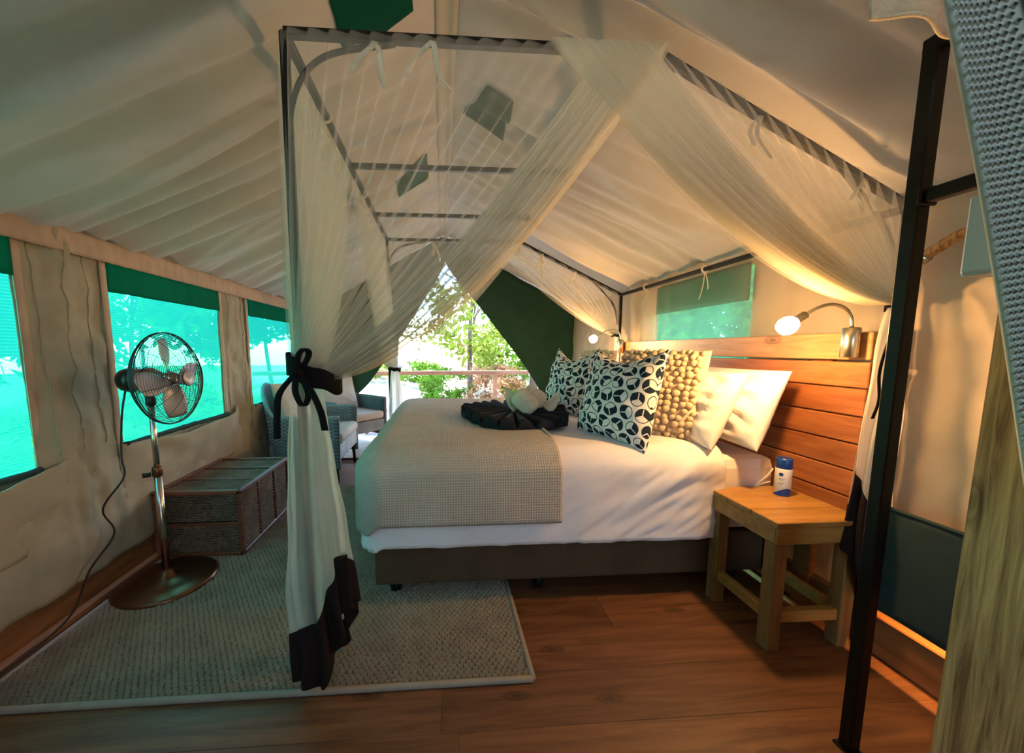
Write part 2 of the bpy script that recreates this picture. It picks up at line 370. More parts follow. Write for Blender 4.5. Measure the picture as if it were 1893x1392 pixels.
def roof_d(y, t, side):
    """folds of the slack canvas, running from ridge to eave"""
    yy = y + .22 * t * (1 if side < 0 else .8)
    big = nz(yy * 1.5, t * .5, 3.1 * side + 9); mid = nz(yy * 4.2 + 3, t * .8, 7.7 * side); fine = nz(yy * 15, t * 1.6, 2.2 * side)
    ridge_pin = min(1, t * 5) * (1 - .55 * t ** 3)
    eav = t ** 2.5
    d2 = nz(yy * 8.5 + 1.2 * nz(yy * 2, t * 2, 5), t * 1.1, 1.3 * side)
    ph = yy * 31 + 5.5 * nz(yy * 1.1, t * .7, 2.2 * side) + 2.2 * nz(yy * 3.1, t * .5, 8.)
    pk = (abs(math.sin(ph / 2)) ** 1.25 - .6) * (.085 if side < 0 else .068) * (.42 + 1.3 * abs(nz(yy * 1.6 + 4, t * .9, 6.6 * side))) * (.55 + .45 * t)
    return (pk + .12 * (abs(big) - .2) + .13 * (.20 - abs(mid)) + .085 * (.22 - abs(d2)) * (.4 + .6 * t) + .007 * fine * (.4 + eav)) * ridge_pin + .007 * eav * math.sin(yy * 62 + 3 * nz(yy * 2, 0, 1)) * (1 - .6 * t)
def roof(u, y):
    t = abs(u)
    ex, ez = EL if u < 0 else ER
    return (RX + (ex - RX) * t, y, RZ + (ez - RZ) * t - .022 * math.sin(PI * t) - roof_d(y, t, -1 if u < 0 else 1) * .85)
us = sorted(set([-1 + i / 44 for i in range(44)] + [0.] + [1 - i / 44 for i in range(44)])); ys = lin(Y0, 4.86, 320)
ceiling = struct(surf('ceiling', roof, us, ys, M_ROOF, None, .004))
surf('ridge_seam', lambda a, y: (RX + a, y, RZ - .014 - abs(a) * .5 + .003 * nz(y * 8)), [-.045, -.02, 0, .02, .045], lin(Y0, 4.84, 60), M_ROOF, ceiling, .003)
def on_roof(x, y, drop=.012):
    u = (x - RX) / (EL[0] - RX) * -1 if x < RX else (x - RX) / (ER[0] - RX)
    return roof(u, y)[2] - drop
def patch(pts):
    c = [sum(p[k] for p in pts) / len(pts) for k in (0, 1)]; V = []; Fc = []; n = 10
    P = []
    for i in range(len(pts)):
        a, b = pts[i], pts[(i + 1) % len(pts)]
        for k in range(8): P.append((a[0] + (b[0] - a[0]) * k / 8, a[1] + (b[1] - a[1]) * k / 8))
    m = len(P)
    for r in range(n):
        s = (r + 1) / n
        for p in P:
            x = c[0] + (p[0] - c[0]) * s; yy = c[1] + (p[1] - c[1]) * s; V.append((x, yy, on_roof(x, yy)))
    V.append((c[0], c[1], on_roof(*c)))
    for r in range(n - 1):
        for i in range(m): Fc.append((r * m + i, r * m + (i + 1) % m, (r + 1) * m + (i + 1) % m, (r + 1) * m + i))
    Fc += [(n * m, (i + 1) % m, i) for i in range(m)]
    o = mesh('roof_patch', V, Fc, M_PATCH, ceiling, True, .003); o['label'] = 'dark green canvas patch'
patch([(-.35, 1.30), (-.36, 1.56), (-.27, 1.64), (-.10, 1.60), (-.10, 1.25)])
patch([(.13, 2.29), (.23, 1.94), (.36, 1.95), (.37, 2.33)])
patch([(-.31, 2.72), (-.31, 3.09), (-.09, 3.04), (-.09, 2.67)])

def wall_grid(name, xf, yr, zr, holes, mat, ny=.03, nzs=.03):
    ys = set(np.round(np.arange(yr[0], yr[1] + .001, ny), 3)); zs = set(np.round(np.arange(zr[0], zr[1] + .001, nzs), 3))
    def snap(S_, e, d):
        for q in [q for q in S_ if abs(q - e) < d * .6 and q != e]: S_.discard(q)
        S_.add(e)
    for (a, b, c, d) in holes: snap(ys, a, ny); snap(ys, b, ny); snap(zs, c, nzs); snap(zs, d, nzs)
    ys = sorted(ys); zs = sorted(zs)
    def keep(i, j):
        cy, cz = (ys[i] + ys[i + 1]) / 2, (zs[j] + zs[j + 1]) / 2
        return not any(a < cy < b and c < cz < d for a, b, c, d in holes)
    return surf(name, lambda a, b: (xf(a, b), a, b), ys, zs, mat, None, .004, keep)
LW = [(.60, 1.49, .655, 1.525), (1.875, 2.745, .655, 1.525), (3.13, 4.0, .655, 1.525)]
def lw_x(y, z):
    near = min(max(a - y, y - b, 0) for a, b, _, _ in LW); k = min(1, near * 7)
    k2 = k if .6 < z < 1.56 else max(k, .35)
    f = .042 * nz(y * 6.5, z * .8, 4) + .026 * abs(nz(y * 13, z * 1.8, 2)) + .026 * nz(y * 9 + z * 3, z * 6, 6) + .022 * abs(nz(y * 17 + z * 9, z * 11 - y * 6, 9))
    low = .05 * max(0, .6 - z) * (1 + nz(y * 2.5, z * 2, 3))
    return XL + .006 + f * (.25 + .75 * k2) + low
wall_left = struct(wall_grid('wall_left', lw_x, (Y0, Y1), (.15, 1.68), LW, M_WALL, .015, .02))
# stitched seams standing on the canvas between the windows
for yy in (1.56, 1.66, 1.78, 2.82, 3.04):
    MB().tube([(lw_x(yy + .012 * nz(z * 3, yy), z) + .003, yy + .012 * nz(z * 3, yy), z) for z in lin(.70, 1.52, 50)], .0028, 5).build('seam', M_WALL, wall_left)
surf('header_band', lambda y, z: (lw_x(y, z) * .2 + (XL + .040) * .8 + .0025 * math.sin(y * 95 + nz(y * 9) * 4), y, z), lin(.3, Y1, 420), lin(1.515, 1.612, 6), M_PEACH, wall_left, .003)
for (a, b, c, d) in LW:
    for e, s in ((a, -1), (b, 1)):
        surf('window_border', lambda t, z: (XL + .020 + .004 * nz(z * 7, e), e + s * t, z), [0, .016, .032], lin(c, d, 24), M_PEACH, wall_left, .003)
def pocket(a, b, parent, side=-1, X=XL, c=.655):
    """slack pocket of canvas under a window that holds the rolled flap"""
    def fn(u, v):
        y = a + (b - a) * u; bul = math.sin(PI * u) ** .6
        z = c + .015 - .03 * math.sin(PI * u) + (.30 * -v) + .012 * nz(u * 6, v * 2, a)
        if u > .9: z += .05 * (u - .9) * 10 * (1 - v)
        return (X - side * (.022 + .050 * bul * (1 - v) ** 1.3 + .03 * nz(u * 5, v * 2.5, a + 2) * bul + .012 * nz(u * 14 + v * 5, v * 5, a)), y, z)
    return surf('pocket', fn, lin(0, 1, 60), lin(0, 1, 14), M_WALL, parent, .005)
for i, (a, b, c, d) in enumerate(LW):
    w = struct(surf('window_%d' % (i + 1), lambda y, z: (XL + .002 + .004 * nz(y * 4, z * 4, i), y, z), lin(a - .01, b + .01, 20), lin(c - .02, d, 20), M_SCREEN))
    o = surf('valance', lambda y, z: (XL + .022 + .010 * nz(y * 12, z * 2, i) * (1.55 - z) * 8, y, z), lin(a, b, 60), [1.385 + .012 * 0 + k * (1.535 - 1.385) / 8 for k in range(9)], M_VALANCE, w, .004); o['label'] = 'dark green rolled valance'
    pocket(a - .03, b + .16, w)
    o = MB().tube([(XL + .028, y, c + .006 + .004 * nz(y * 9)) for y in lin(a, b, 20)], [.014 + .006 * nz(k * 1.3) for k in range(20)], 8).build('rolled_flap', M_SKIRT, w)
struct(MB().box((XL - .02, Y0, 0), (XL + .012, Y1, .19), .004).build('baseboard_left', M_BASE))
struct(MB().box((XL + .012, Y0, 0), (XL + .05, Y1, .035), .004).build('trim_1', M_BASE))

RW = [(1.95, 2.83, .95, 1.575)]
def rw_x(y, z):
    near = min(max(a - y, y - b, 0) for a, b, _, _ in RW); k = min(1, near * 7)
    f = .036 * nz(y * 3.2, z * 2.2, 14) + .022 * abs(nz(y * 7 + z * 4, z * 5 - y * 2, 12)) + .012 * nz(y * 13, z * 11, 2)
    return XR - .006 + f * (.25 + .75 * k)
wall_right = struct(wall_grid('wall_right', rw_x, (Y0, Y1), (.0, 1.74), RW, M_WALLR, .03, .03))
a, b, c, d = RW[0]
w = struct(surf('window_4', lambda y, z: (XR - .002, y, z), lin(a - .01, b + .01, 12), lin(c - .02, d, 12), M_SCREENR))
o = surf('valance', lambda y, z: (XR - .022 + .008 * nz(y * 10, z * 2, 3), y, z), lin(a, b, 50), lin(1.385, 1.585, 8), M_VALANCE, w, .004); o['label'] = 'dark green rolled valance'
struct(MB().box((XR - .10, Y0, 0), (XR - .06, Y1, .15), .004).build('baseboard_right', M_BASE))
# dark skirt flap along the foot of the right wall
skirt = tag(surf('wall_skirt', lambda y, z: (XR - .13 + .05 * (.57 - z) * .3 + .010 * nz(y * 5, z * 3, 5), y, z + .02 * nz(y * 2) * (.6 - z)), lin(Y0 + .05, 1.22, 60), lin(.19, .57, 16), M_SKIRT, None, .006),
            'dark green canvas skirt flap along the foot of right tent wall', 'tent flap')
MB().tube([(XR - .132, y, .572) for y in lin(Y0 + .05, 1.22, 30)], .006, 6).build('top_hem', M_SKIRT, skirt)
fill_strip = tag(MB().box((XR - .095, .55, .335), (XR - .075, 1.16, .35), .002).build('added_glow_strip', M_FILLGLOW), 'added warm orange fill strip hidden behind the dark wall skirt', 'light')  # added glow for the gap below the skirt, its real source unknown
# eave pole along the right wall near the steel upright
ep = tag(MB().tube([(XR - .07, 1.28, 1.375), (XR - .07, 1.1, 1.475), (XR - .07, .6, 1.53), (XR - .07, -.4, 1.54)], .017, 10).build('eave_pole', M_TIMBER),
         'pale round wooden pole under the roof edge behind the black steel upright', 'pole')
MB().tube([(XR - .07, 1.19, 1.42), (XR - .07, 1.175, 1.43)], .0195, 12).build('clip', M_STEEL, ep)

# front (far) wall: gable with green flaps tied back
def zroof(x): return RZ + ((EL[1] - RZ) * (RX - x) / (RX - EL[0]) if x < RX else (ER[1] - RZ) * (x - RX) / (ER[0] - RX))
def flap(name, edge, xw, side):
    """edge: opening edge from apex down, as (x, z); cloth runs from there to the side wall"""
    pts = bez([(x, 0, z) for x, z in edge], 30); n = len(pts)
    def fn(u, v):
        p = pts[min(n - 1, int(round(u * (n - 1))))]
        x0, z0 = p.x, p.z
        xe, ze = xw, 1.62 * (1 - u) + .02 * u
        # top follows the roof line, foot gathers at the wall
        x = x0 + (xe - x0) * v; z = z0 + (ze - z0) * v
        if u < .02: z = zroof(x) - .02
        return (x, Y1 - .03 + .030 * nz(x * 3.5, z * 2.5, side + 5) - .10 * math.sin(PI * v) * math.sin(PI * min(1, u * 1.2)) * .4, z)
    return struct(surf(name, fn, lin(0, 1, n), lin(0, 1, 30), M_GREEN, None, .005))
flap('door_1', [(.052, 2.44), (.07, 2.14), (.43, 1.70), (.80, 1.24), (1.10, .84), (1.30, .5), (1.42, .02)], XR + .02, 1)
flap('door_2', [(.048, 2.44), (.035, 2.14), (-.28, 1.62), (-.70, .99), (-.92, .69), (-1.13, .47), (-1.38, .02)], XL - .02, -1)
# back wall behind the camera, with an unseen gap added to let fill daylight onto the foreground
bw = MB(); bw.box((XL, Y0 - .012, 0), (.50, Y0, 1.55)); bw.box((.75, Y0 - .012, 0), (XR, Y0, 1.55))
bw.add([(XL, Y0, 1.55), (XR, Y0, 1.55), (XR, Y0, 1.65), (.75, Y0, 2.12), (.75, Y0, 1.9), (.50, Y0, 1.9), (.50, Y0, 2.25), (XL, Y0, 1.62), (RX, Y0, RZ), (.75, Y0, 1.55), (.50, Y0, 1.55)], [(0, 10, 5, 6, 7), (9, 1, 2, 3, 4), (5, 4, 3, 8, 6)])
struct(bw.build('wall_back', M_WALL))

# ------------------------------------------------------------------ outside
def ground_z(x, y):
    hill = 1.25 * math.exp(-((x + 2.6) / 3.2) ** 2 - ((y - 15) / 5.0) ** 2)
    return -.36 + hill * min(1, max(0, (y - 6.5) / 3)) + .05 * nz(x * .8, y * .8)
def ground_mat():
    m, nt, out = newmat('sand_and_grass'); vec = coords(nt); sep = nt.nodes.new('ShaderNodeSeparateXYZ'); nt.links.new(vec, sep.inputs[0])
    n = tex_noise(nt, vec, .9, 5); n2 = tex_noise(nt, vec, 7., 4)
    k = ((E(nt, sep.outputs[0]) * -.5 - .55) + (E(nt, sep.outputs[1]) * -.30 + 2.0)).op('MULTIPLY', 1.) + (E(nt, n) - .5) * 2.2
    k = k.op('MAXIMUM', 0.).op('MINIMUM', 1.)
    sand = ramp(nt, n2, [(.35, (.40, .33, .24)), (.65, (.60, .54, .44))]); gras = ramp(nt, n2, [(.35, (.05, .13, .03)), (.65, (.20, .30, .09))])
    mx = nt.nodes.new('ShaderNodeMix'); mx.data_type = 'RGBA'; nt.links.new(k.k, mx.inputs[0]); nt.links.new(sand, mx.inputs[6]); nt.links.new(gras, mx.inputs[7])
    d = nt.nodes.new('ShaderNodeBsdfDiffuse'); nt.links.new(mx.outputs[2], d.inputs[0]); nt.links.new(d.outputs[0], out.inputs[0]); return m
M_GROUND = ground_mat()
gx = lin(-26, 24, 90); gy = lin(-8, 36, 80)
gr = surf('ground', lambda x, y: (x, y, ground_z(x, y)), gx, gy, M_GROUND); struct(gr)
deck = tag(MB().box((-3.2, 4.80, -.16), (3.2, 6.5, -.075), .004).build('deck_frame', M_DECK), 'pale weathered board deck outside the tent opening', 'deck')
deck.name = 'deck'
for k in range(20):
    if 4.80 + k * .085 + .078 < 6.5: MB().box((-3.2, 4.80 + k * .085, -.075), (3.2, 4.80 + k * .085 + .074, -.05), .003).build('deck_board', M_DECK, deck)
rail = empty('deck_railing', (0, 6.38, -.05), 'brown wooden railing along the deck edge outside the tent', 'railing')
MB().box((-3.1, 6.33, .69), (3.1, 6.43, .755), .008).build('top_rail', M_RAILW, rail)
for x in (-2.2, -.75, .91, 2.4): MB().box((x - .035, 6.345, -.05), (x + .035, 6.415, .69), .006).build('post', M_RAILW, rail)

def leaves(c, r, n, size, seed, squash=1., hole=0.):
    g = np.random.default_rng(seed); c = np.array(c)
    d = g.normal(size=(n, 3)); d /= np.linalg.norm(d, axis=1)[:, None]
    cl = g.normal(size=(max(6, n // 60), 3)); cl /= np.linalg.norm(cl, axis=1)[:, None]; cl *= (g.uniform(.25, 1, len(cl)) ** .5)[:, None]
    P = cl[g.integers(0, len(cl), n)] + d * (g.uniform(0, 1, n) ** .6 * .30)[:, None]
    P = c + P * np.array(r) * np.array((1, 1, squash))
    a = g.normal(size=(n, 3)); a /= np.linalg.norm(a, axis=1)[:, None]; b = np.cross(a, g.normal(size=(n, 3))); b /= np.linalg.norm(b, axis=1)[:, None]
    s = size * g.uniform(.6, 1.4, n)[:, None]; a = a * s; b = b * s * .42
    V = np.stack([P - a, P + b * 1. - a * .1, P + a, P - b - a * .1], 1).reshape(-1, 3)
    return V, np.arange(4 * n).reshape(-1, 4)
def tree(name, x, y, h, r, mat, label, n=1800, size=.07, trunk=.07, cat='tree', group='trees beyond the deck', zc=None, sq=1.):
    z0 = ground_z(x, y); e = empty(name, (x, y, z0), label, cat, group); sd = int(abs(x * 131 + y * 17) * 10) % 9973
    g = random.Random(sd); top = Vector((x + g.uniform(-.2, .2), y, z0 + h * .85))
    if trunk: 
        tb = MB(); mid = Vector((x + g.uniform(-.15, .15), y, z0 + h * .4)); tb.tube(bez([(x, y, z0 - .05), mid, top], 12), [trunk * (1 - .7 * i / 12) for i in range(13)], 8)
        for k in range(6):
            t = g.uniform(.35, .8); p = Vector((x, y, z0)).lerp(top, t); q = p + Vector((g.uniform(-1, 1) * r[0], g.uniform(-1, 1) * r[1], h * .22)) * .75
            tb.tube(bez([p, p.lerp(q, .5) + Vector((0, 0, .06)), q], 8), [trunk * .35 * (1 - .8 * i / 8) for i in range(9)], 5)
        tb.build('trunk', M_BARK, e)
    V, Fc = leaves((x, y, zc if zc is not None else z0 + h * .66), r, n, size, sd, sq)
    mesh('foliage', V, Fc, mat, e, False); return e
tree('slender_tree', .78, 10.2, 4.6, (1.3, 1.0, 1.5), M_LEAF2, 'slender pale tree with yellow-green leaves beyond the railing', 1900, .10, .085, zc=1.9)
tree('leafy_tree', -1.6, 13.0, 4.6, (1.9, 1.3, 1.8), M_LEAF2, 'sparse yellow-green tree on the left beyond the railing', 1300, .10, .08, zc=3.0)
tree('leafy_tree', 2.55, 11.6, 4.4, (1.4, 1.2, 1.7), M_LEAF, 'fuller green tree right of the slender pale tree', 2600, .09, .09, zc=1.9)
tree('tall_tree', -3.2, 15.5, 6.5, (2.4, 1.8, 2.2), M_LEAF, 'tall green tree farthest left beyond the sandy bank', 1500, .13, .12)
for x, y, rr, h, m, n, lab in ((1.2, 12.2, 1.0, 1.9, M_LEAF4, 2200, 'tall russet bush behind the slender pale tree'), (.05, 9.4, .7, .8, M_LEAF, 1700, 'low green bush left of the slender pale tree'), (1.35, 9.0, .75, .95, M_LEAF4, 1500, 'russet and green bush under the slender pale tree'),
                              (2.2, 9.6, .8, 1.35, M_LEAF, 2600, 'round dense green bush behind the right railing post'), (-.6, 11.0, .9, .7, M_LEAF, 1600, 'low green bush at the top of the sandy bank'),
                              (-1.9, 11.0, .7, .6, M_LEAF2, 1000, 'small yellow-green bush on the left of sandy bank'), (3.4, 10.6, .9, 1.4, M_LEAF4, 1600, 'russet bush farthest right beyond the railing')):
    tree('bush', x, y, h, (rr, rr * .8, h * .55), m, lab, n, .055, 0, 'bush', 'bushes beyond the deck', ground_z(x, y) + h * .5)
side = ['tree outside the nearest left tent window', 'tree seen at the right edge of nearest left tent window', 'leafy tree outside the middle left tent window behind the fan', 'tree outside the farthest left tent window', 'broad tree well behind the middle left tent window', 'tall tree farther off behind the nearest left tent window', 'small tree at the right edge of middle left tent window']
for k, (x, y, h, r) in enumerate(((-4.7, 2.5, 3.4, 1.2), (-5.6, 4.9, 3.6, 1.25), (-5.6, 7.2, 3.6, 1.3), (-4.2, 9.6, 3.6, 1.4), (-9.5, 12.6, 5.4, 2.4), (-8.6, 6.6, 4.8, 1.7), (-5.0, 8.9, 3.4, 1.0))):
    tree('side_tree', x, y, h, (r, r, h * .32), (M_LEAF, M_LEAF3)[k % 2], side[k], 3000, .11, .06, 'tree', 'trees left of the tent')
for k, (x, y, lab) in enumerate(((-3.2, 1.3, 'low bush outside the nearest left tent window'), (-3.3, 3.1, 'low bush outside the middle left tent window, nearer one'), (-3.2, 4.75, 'low bush outside the middle left tent window, farther one'), (-4.2, 6.1, 'low bush outside the farthest left tent window'))):
    tree('side_bush', x, y, 1.0, (.85, .8, .5), M_LEAF, lab, 2200, .07, 0, 'bush', 'bushes left of the tent', ground_z(x, y) + .45)
for k, (x, y, h) in enumerate(((4.6, 6.4, 3.4), (7.2, 11.0, 4.8), (4.2, 4.7, 3.2))):
    tree('right_tree', x, y, h, (1.5, 1.5, h * .4), (M_LEAF, M_LEAF3, M_LEAF)[k], ('bright green tree seen through the window above headboard', 'dark green tree seen through the window above headboard', 'small bushy tree just outside the window above headboard')[k], 4200, .10, .08, 'tree', 'trees right of the tent')

# ------------------------------------------------------------------ rug
rug = empty('sisal_rug', (-.55, 1.6, 0), 'greenish beige woven sisal rug with pale bound edge on floor', 'rug')
rx0, rx1, ry0, ry1 = -1.485, .30, 1.135, 3.0
mesh('backing', [(rx0, ry0, .001), (rx1, ry0, .001), (rx1, ry1, .001), (rx0, ry1, .001), (rx0, ry0, .006), (rx1, ry0, .006), (rx1, ry1, .006), (rx0, ry1, .006)],
     [(3, 2, 1, 0), (4, 5, 6, 7), (0, 1, 5, 4), (1, 2, 6, 5), (2, 3, 7, 6), (3, 0, 4, 7)], M_RUGB, rug, False)
V, Fc = stitches((rx0, ry0, .006), (rx1 - rx0, 0, 0), (0, ry1 - ry0, 0), (0, 0, 1), 84, 120, .011, .5, (.60, .47), .12)
stuff(mesh('weave', V, Fc, M_RUG, rug, False))
for a, b in (((rx0, ry0), (rx1, ry0)), ((rx1, ry0), (rx1, ry1)), ((rx0, ry0), (rx0, ry1))):
    MB().tube([(a[0] + (b[0] - a[0]) * t, a[1] + (b[1] - a[1]) * t, .009) for t in lin(0, 1, 30)], .011, 8).build('binding', M_RUGE, rug)

# ------------------------------------------------------------------ bed
bx0, bx1, by0, by1 = -.30, 1.51, 1.56, 3.12
base = empty('bed_base', (.6, 2.3, 0), 'brown fabric bed base on short dark feet', 'bed base')
MB().box((bx0, by0, .085), (bx1, by1, .29), .015).build('box', M_BEDBASE, base)
MB().tube([(bx0 + .01, by0 - .002, .283), (bx1 - .01, by0 - .002, .283)], .005, 6).build('piping', M_BEDBASE, base)
for x in (bx0 + .08, .45, bx1 - .1):
    for yy in (by0 + .09, by1 - .09): MB().lathe([(.022, 0), (.026, .01), (.032, .085)], 14, Matrix.Translation((x, yy, 0))).build('foot', M_BLACK, base)
MB2 = MB().box((bx0 + .005, by0 - .01, .292), (bx1 + .005, by1, .635), .05)
mat_o = tag(MB2.build('mattress', M_SHEET), 'mattress in a white fitted sheet on brown bed base', 'mattress')
for k in range(6):                                   # sheet pulled tight: creases near the head corner
    MB().tube(bez([(1.18 + .05 * k, by0 - .012, .36 + .028 * k), (1.34 + .03 * k, by0 - .014, .40 + .035 * k), (1.49, by0 - .010, .43 + .03 * k)], 10), .004, 5).build('crease', M_SHEET, mat_o)
def bendr(r, Rb):
    if r < Rb * PI / 2: return Rb * math.sin(r / Rb), Rb * (1 - math.cos(r / Rb))
    return Rb, Rb + (r - Rb * PI / 2)
def drape(name, p0, p1, over, hem, hemfar, zt, Rb, gap, mat, wr, nu, nv, parent=None, solid=.008, uvs=False, seed=0, footdrop=None, pr=None):
    """cloth laid over the bed: p runs from foot to head, q across; ends hang over the sides"""
    X0, Y0_, Y1_ = bx0 + Rb - gap, by0 + Rb - gap, by1 - Rb + gap
    pmin = -(footdrop if footdrop is not None else hem); ps = lin(pmin, p1 - X0, nu); qs = lin(-hem, (Y1_ - Y0_) + hemfar, nv)
    V = []; UV = []
    for p in ps:
        for q in qs:
            dx = max(0, -p); W = Y1_ - Y0_; dy = max(0, -q) if q < 0 else max(0, q - W); sy = -1 if q < 0 else 1
            r = math.hypot(dx, dy); ux, uy = (dx / r, dy / r) if r else (0, 0); r = min(r, max(hem, -pmin) * 1.04); o, d = bendr(r, Rb) if r else (0, 0)
            x = X0 + max(p, 0) - ux * o; yv = Y0_ + min(max(q, 0), W) + sy * uy * o; z = zt - d
            w = wr(x, q, d, seed); z += w * (1 if d < Rb else .25)
            if d > Rb * .6: x -= ux * (abs(w) * .9 + .02 * d); yv += sy * uy * (abs(w) * 1.1 + .02 * d)
            V.append((x, yv, max(z, .12))); UV.append((p, q))
    return mesh(name, V, grid_faces(nu, nv), mat, parent, True, solid, UV)
def wr_duvet(x, q, d, s):
    top = .012 * nz(x * 3, q * 3, 1) + .006 * nz(x * 8, q * 8, 2)
    dg = (x * 1.0 + d * 1.6)
    side = .034 * abs(nz(dg * 4.5, (x - d * .6) * 1.3, 5)) + .016 * abs(nz(dg * 11, (x - d) * 2.2, 8)) - .01
    k = min(1, d / .12) * (.45 + .55 * min(1, max(0, x + .1)))
    return top * (1 - k) + side * k
duvet = tag(drape('duvet', 0, 1.235, 0, .462, .42, .692, .10, .045, M_WHITE, wr_duvet, 150, 150, None, .012, footdrop=.43), 'white crumpled duvet spread over the mattress', 'duvet')
def wr_blanket(x, q, d, s): return .010 * nz(x * 2.6, q * 2.6, 11) + .004 * nz(x * 7, q * 7, 4) + .012
blanket = tag(drape('waffle_blanket', 0, .50, 0, .378, .30, .700, .115, .062, M_WAFFLE, wr_blanket, 90, 130, None, .008, True, footdrop=.40), 'beige waffle-weave blanket over the foot end of the white duvet', 'blanket')
MB().tube(bez([(.50, by0 - .035, .42), (.502, by0 - .035, .62), (.502, by0 + .1, .716), (.502, 2.2, .720), (.502, 2.9, .716)], 40), .006, 6).build('edge_hem', M_WAFFLE, blanket)

def cushion(name, c, wdir, updir, w, h, t, mat, label=None, cat='cushion', group=None, pinch=.07, wrink=.004, n=34, seed=0, parent=None, dent=0.):
    wd = Vector(wdir).normalized(); up = Vector(updir); up = (up - wd * up.dot(wd)).normalized(); nn = wd.cross(up); c = Vector(c)
    V = []; UV = []; N = n
    for side in (1, -1):
        for i in range(N):
            for j in range(N):
                u = math.sin((i / (N - 1) - .5) * PI); v = math.sin((j / (N - 1) - .5) * PI)
                uu = u * (1 - pinch * (1 - v * v)); vv = v * (1 - pinch * (1 - u * u))
                th = t / 2 * (max(0, (1 - u * u) * (1 - v * v))) ** .42
                th += wrink * (nz(u * 4 + seed, v * 4, side * 3) + .55 * abs(nz(u * 9 + v * 6 + seed, v * 4, side)) - .1) * (1 - u ** 4) * (1 - v ** 4) * 2
                th = max(th, .002)
                # corners stay pointed; belly sags to the foot
                V.append(c + wd * uu * w / 2 + up * (vv * h / 2 - dent * (1 - u * u) * max(0, v) ** 2) + nn * side * th * (1.12 - .18 * v)); UV.append((((uu + 1) / 4 + i / (N - 1) / 2) * w / .43, ((vv + 1) / 4 + j / (N - 1) / 2) * h / .43))
    Fc = grid_faces(N, N); M = N * N
    Fc = [q[::-1] for q in Fc] + [tuple(k + M for k in q) for q in Fc]
    rim = [i * N for i in range(N)] + [(N - 1) * N + j for j in range(1, N)] + [i * N + N - 1 for i in range(N - 2, -1, -1)] + [j for j in range(N - 2, 0, -1)]
    Fc += [(rim[k], rim[(k + 1) % len(rim)], rim[(k + 1) % len(rim)] + M, rim[k] + M) for k in range(len(rim))]
    o = mesh(name, V, Fc, mat, parent, True, 0, UV)
    if label: tag(o, label, cat, group)
    return o, wd, up, nn
# white pillows against the headboard (near side)
def pillow(c, wd, up, w, h, t, label, seed):
    o, a, b, n = cushion('white_pillow', c, wd, up, w, h, t, M_WHITE, label, 'pillow', 'white pillows', .04, .018, 40, seed)
    return o
pillow((1.395, 1.80, .86), (.03, 1, .0), (.36, 0, 1), .70, .36, .15, 'white pillow leaning right against the wooden headboard', 3)
pillow((1.245, 1.83, .85), (.03, 1, .0), (.42, 0, 1), .64, .36, .15, 'white pillow between the bobbly cushion and the pillow at headboard', 9)
def bobble_cushion(c, wd, up, w, h, t, label, nu, nv, rad, single):
    e = empty('bobble_cushion', (c[0], c[1], c[2] - h / 2), label, 'cushion', 'bobbly wool cushions')
    o, a, b, n = cushion('cover', c, wd, up, w, h, t, M_FELT, None, pinch=.03, parent=e); c = Vector(c)
    bm = bmesh.new(); bmesh.ops.create_icosphere(bm, subdivisions=2, radius=1)
    for f in bm.faces: f.smooth = True
    me = bpy.data.meshes.new('bobble'); bm.to_mesh(me); bm.free(); me.materials.append(M_FELT)
    allb = MB(); g = random.Random(4)
    for i in range(nu):
        for j in range(nv):
            u = (i + .5 + .25 * (j % 2) + g.uniform(-.22, .22)) / nu * 2 - 1; v = (j + .5 + g.uniform(-.22, .22)) / nv * 2 - 1
            if abs(u) > .97 or abs(v) > .98: continue
            th = t / 2 * (max(0, (1 - u * u) * (1 - v * v))) ** .42 * (1.12 - .18 * v)
            p = c + a * u * w / 2 * .98 + b * v * h / 2 * .98 + n * NS * (th + rad * .45); r = rad * g.uniform(.8, 1.15)
            if single:
                q = bpy.data.objects.new('bobble', me); COL.objects.link(q); q.parent = e; q.matrix_parent_inverse = Matrix.Translation(-Vector(e.location)); q.location = p; q.scale = (r, r, r)
            else: allb.add([p + Vector(vv.co) * r for vv in me.vertices], [list(pp.vertices) for pp in me.polygons], True)
    if not single: stuff(allb.build('bobbles', M_FELT, e))
NS = -1      # visible face of the cushions looks towards the foot of the bed
bobble_cushion((1.10, 1.83, .90), (-.52, .85, 0), (.28, 0, 1), .44, .44, .13, 'near beige bobbly wool cushion behind the near printed cushion', 13, 15, .0165, True)
bobble_cushion((1.08, 2.62, .90), (-.10, 1, 0), (.26, 0, 1), .44, .44, .13, 'far beige bobbly wool cushion behind the far printed cushion', 15, 17, .015, False)
cushion('printed_cushion', (.865, 1.765, .895), (-.36, 1, .0), (.26, .05, 1), .44, .47, .19, M_DISCS, 'larger white cushion with navy disc print, nearest on the bed', 'cushion', 'disc print cushions', .09, .010, 40, 2, dent=.05)
cushion('printed_cushion', (.865, 2.46, .905), (-.30, 1, .0), (.24, .05, 1), .44, .46, .17, M_DISCS, 'smaller looking white cushion with navy disc print, farther side of bed', 'cushion', 'disc print cushions', .10, .012, 40, 6, dent=.07)

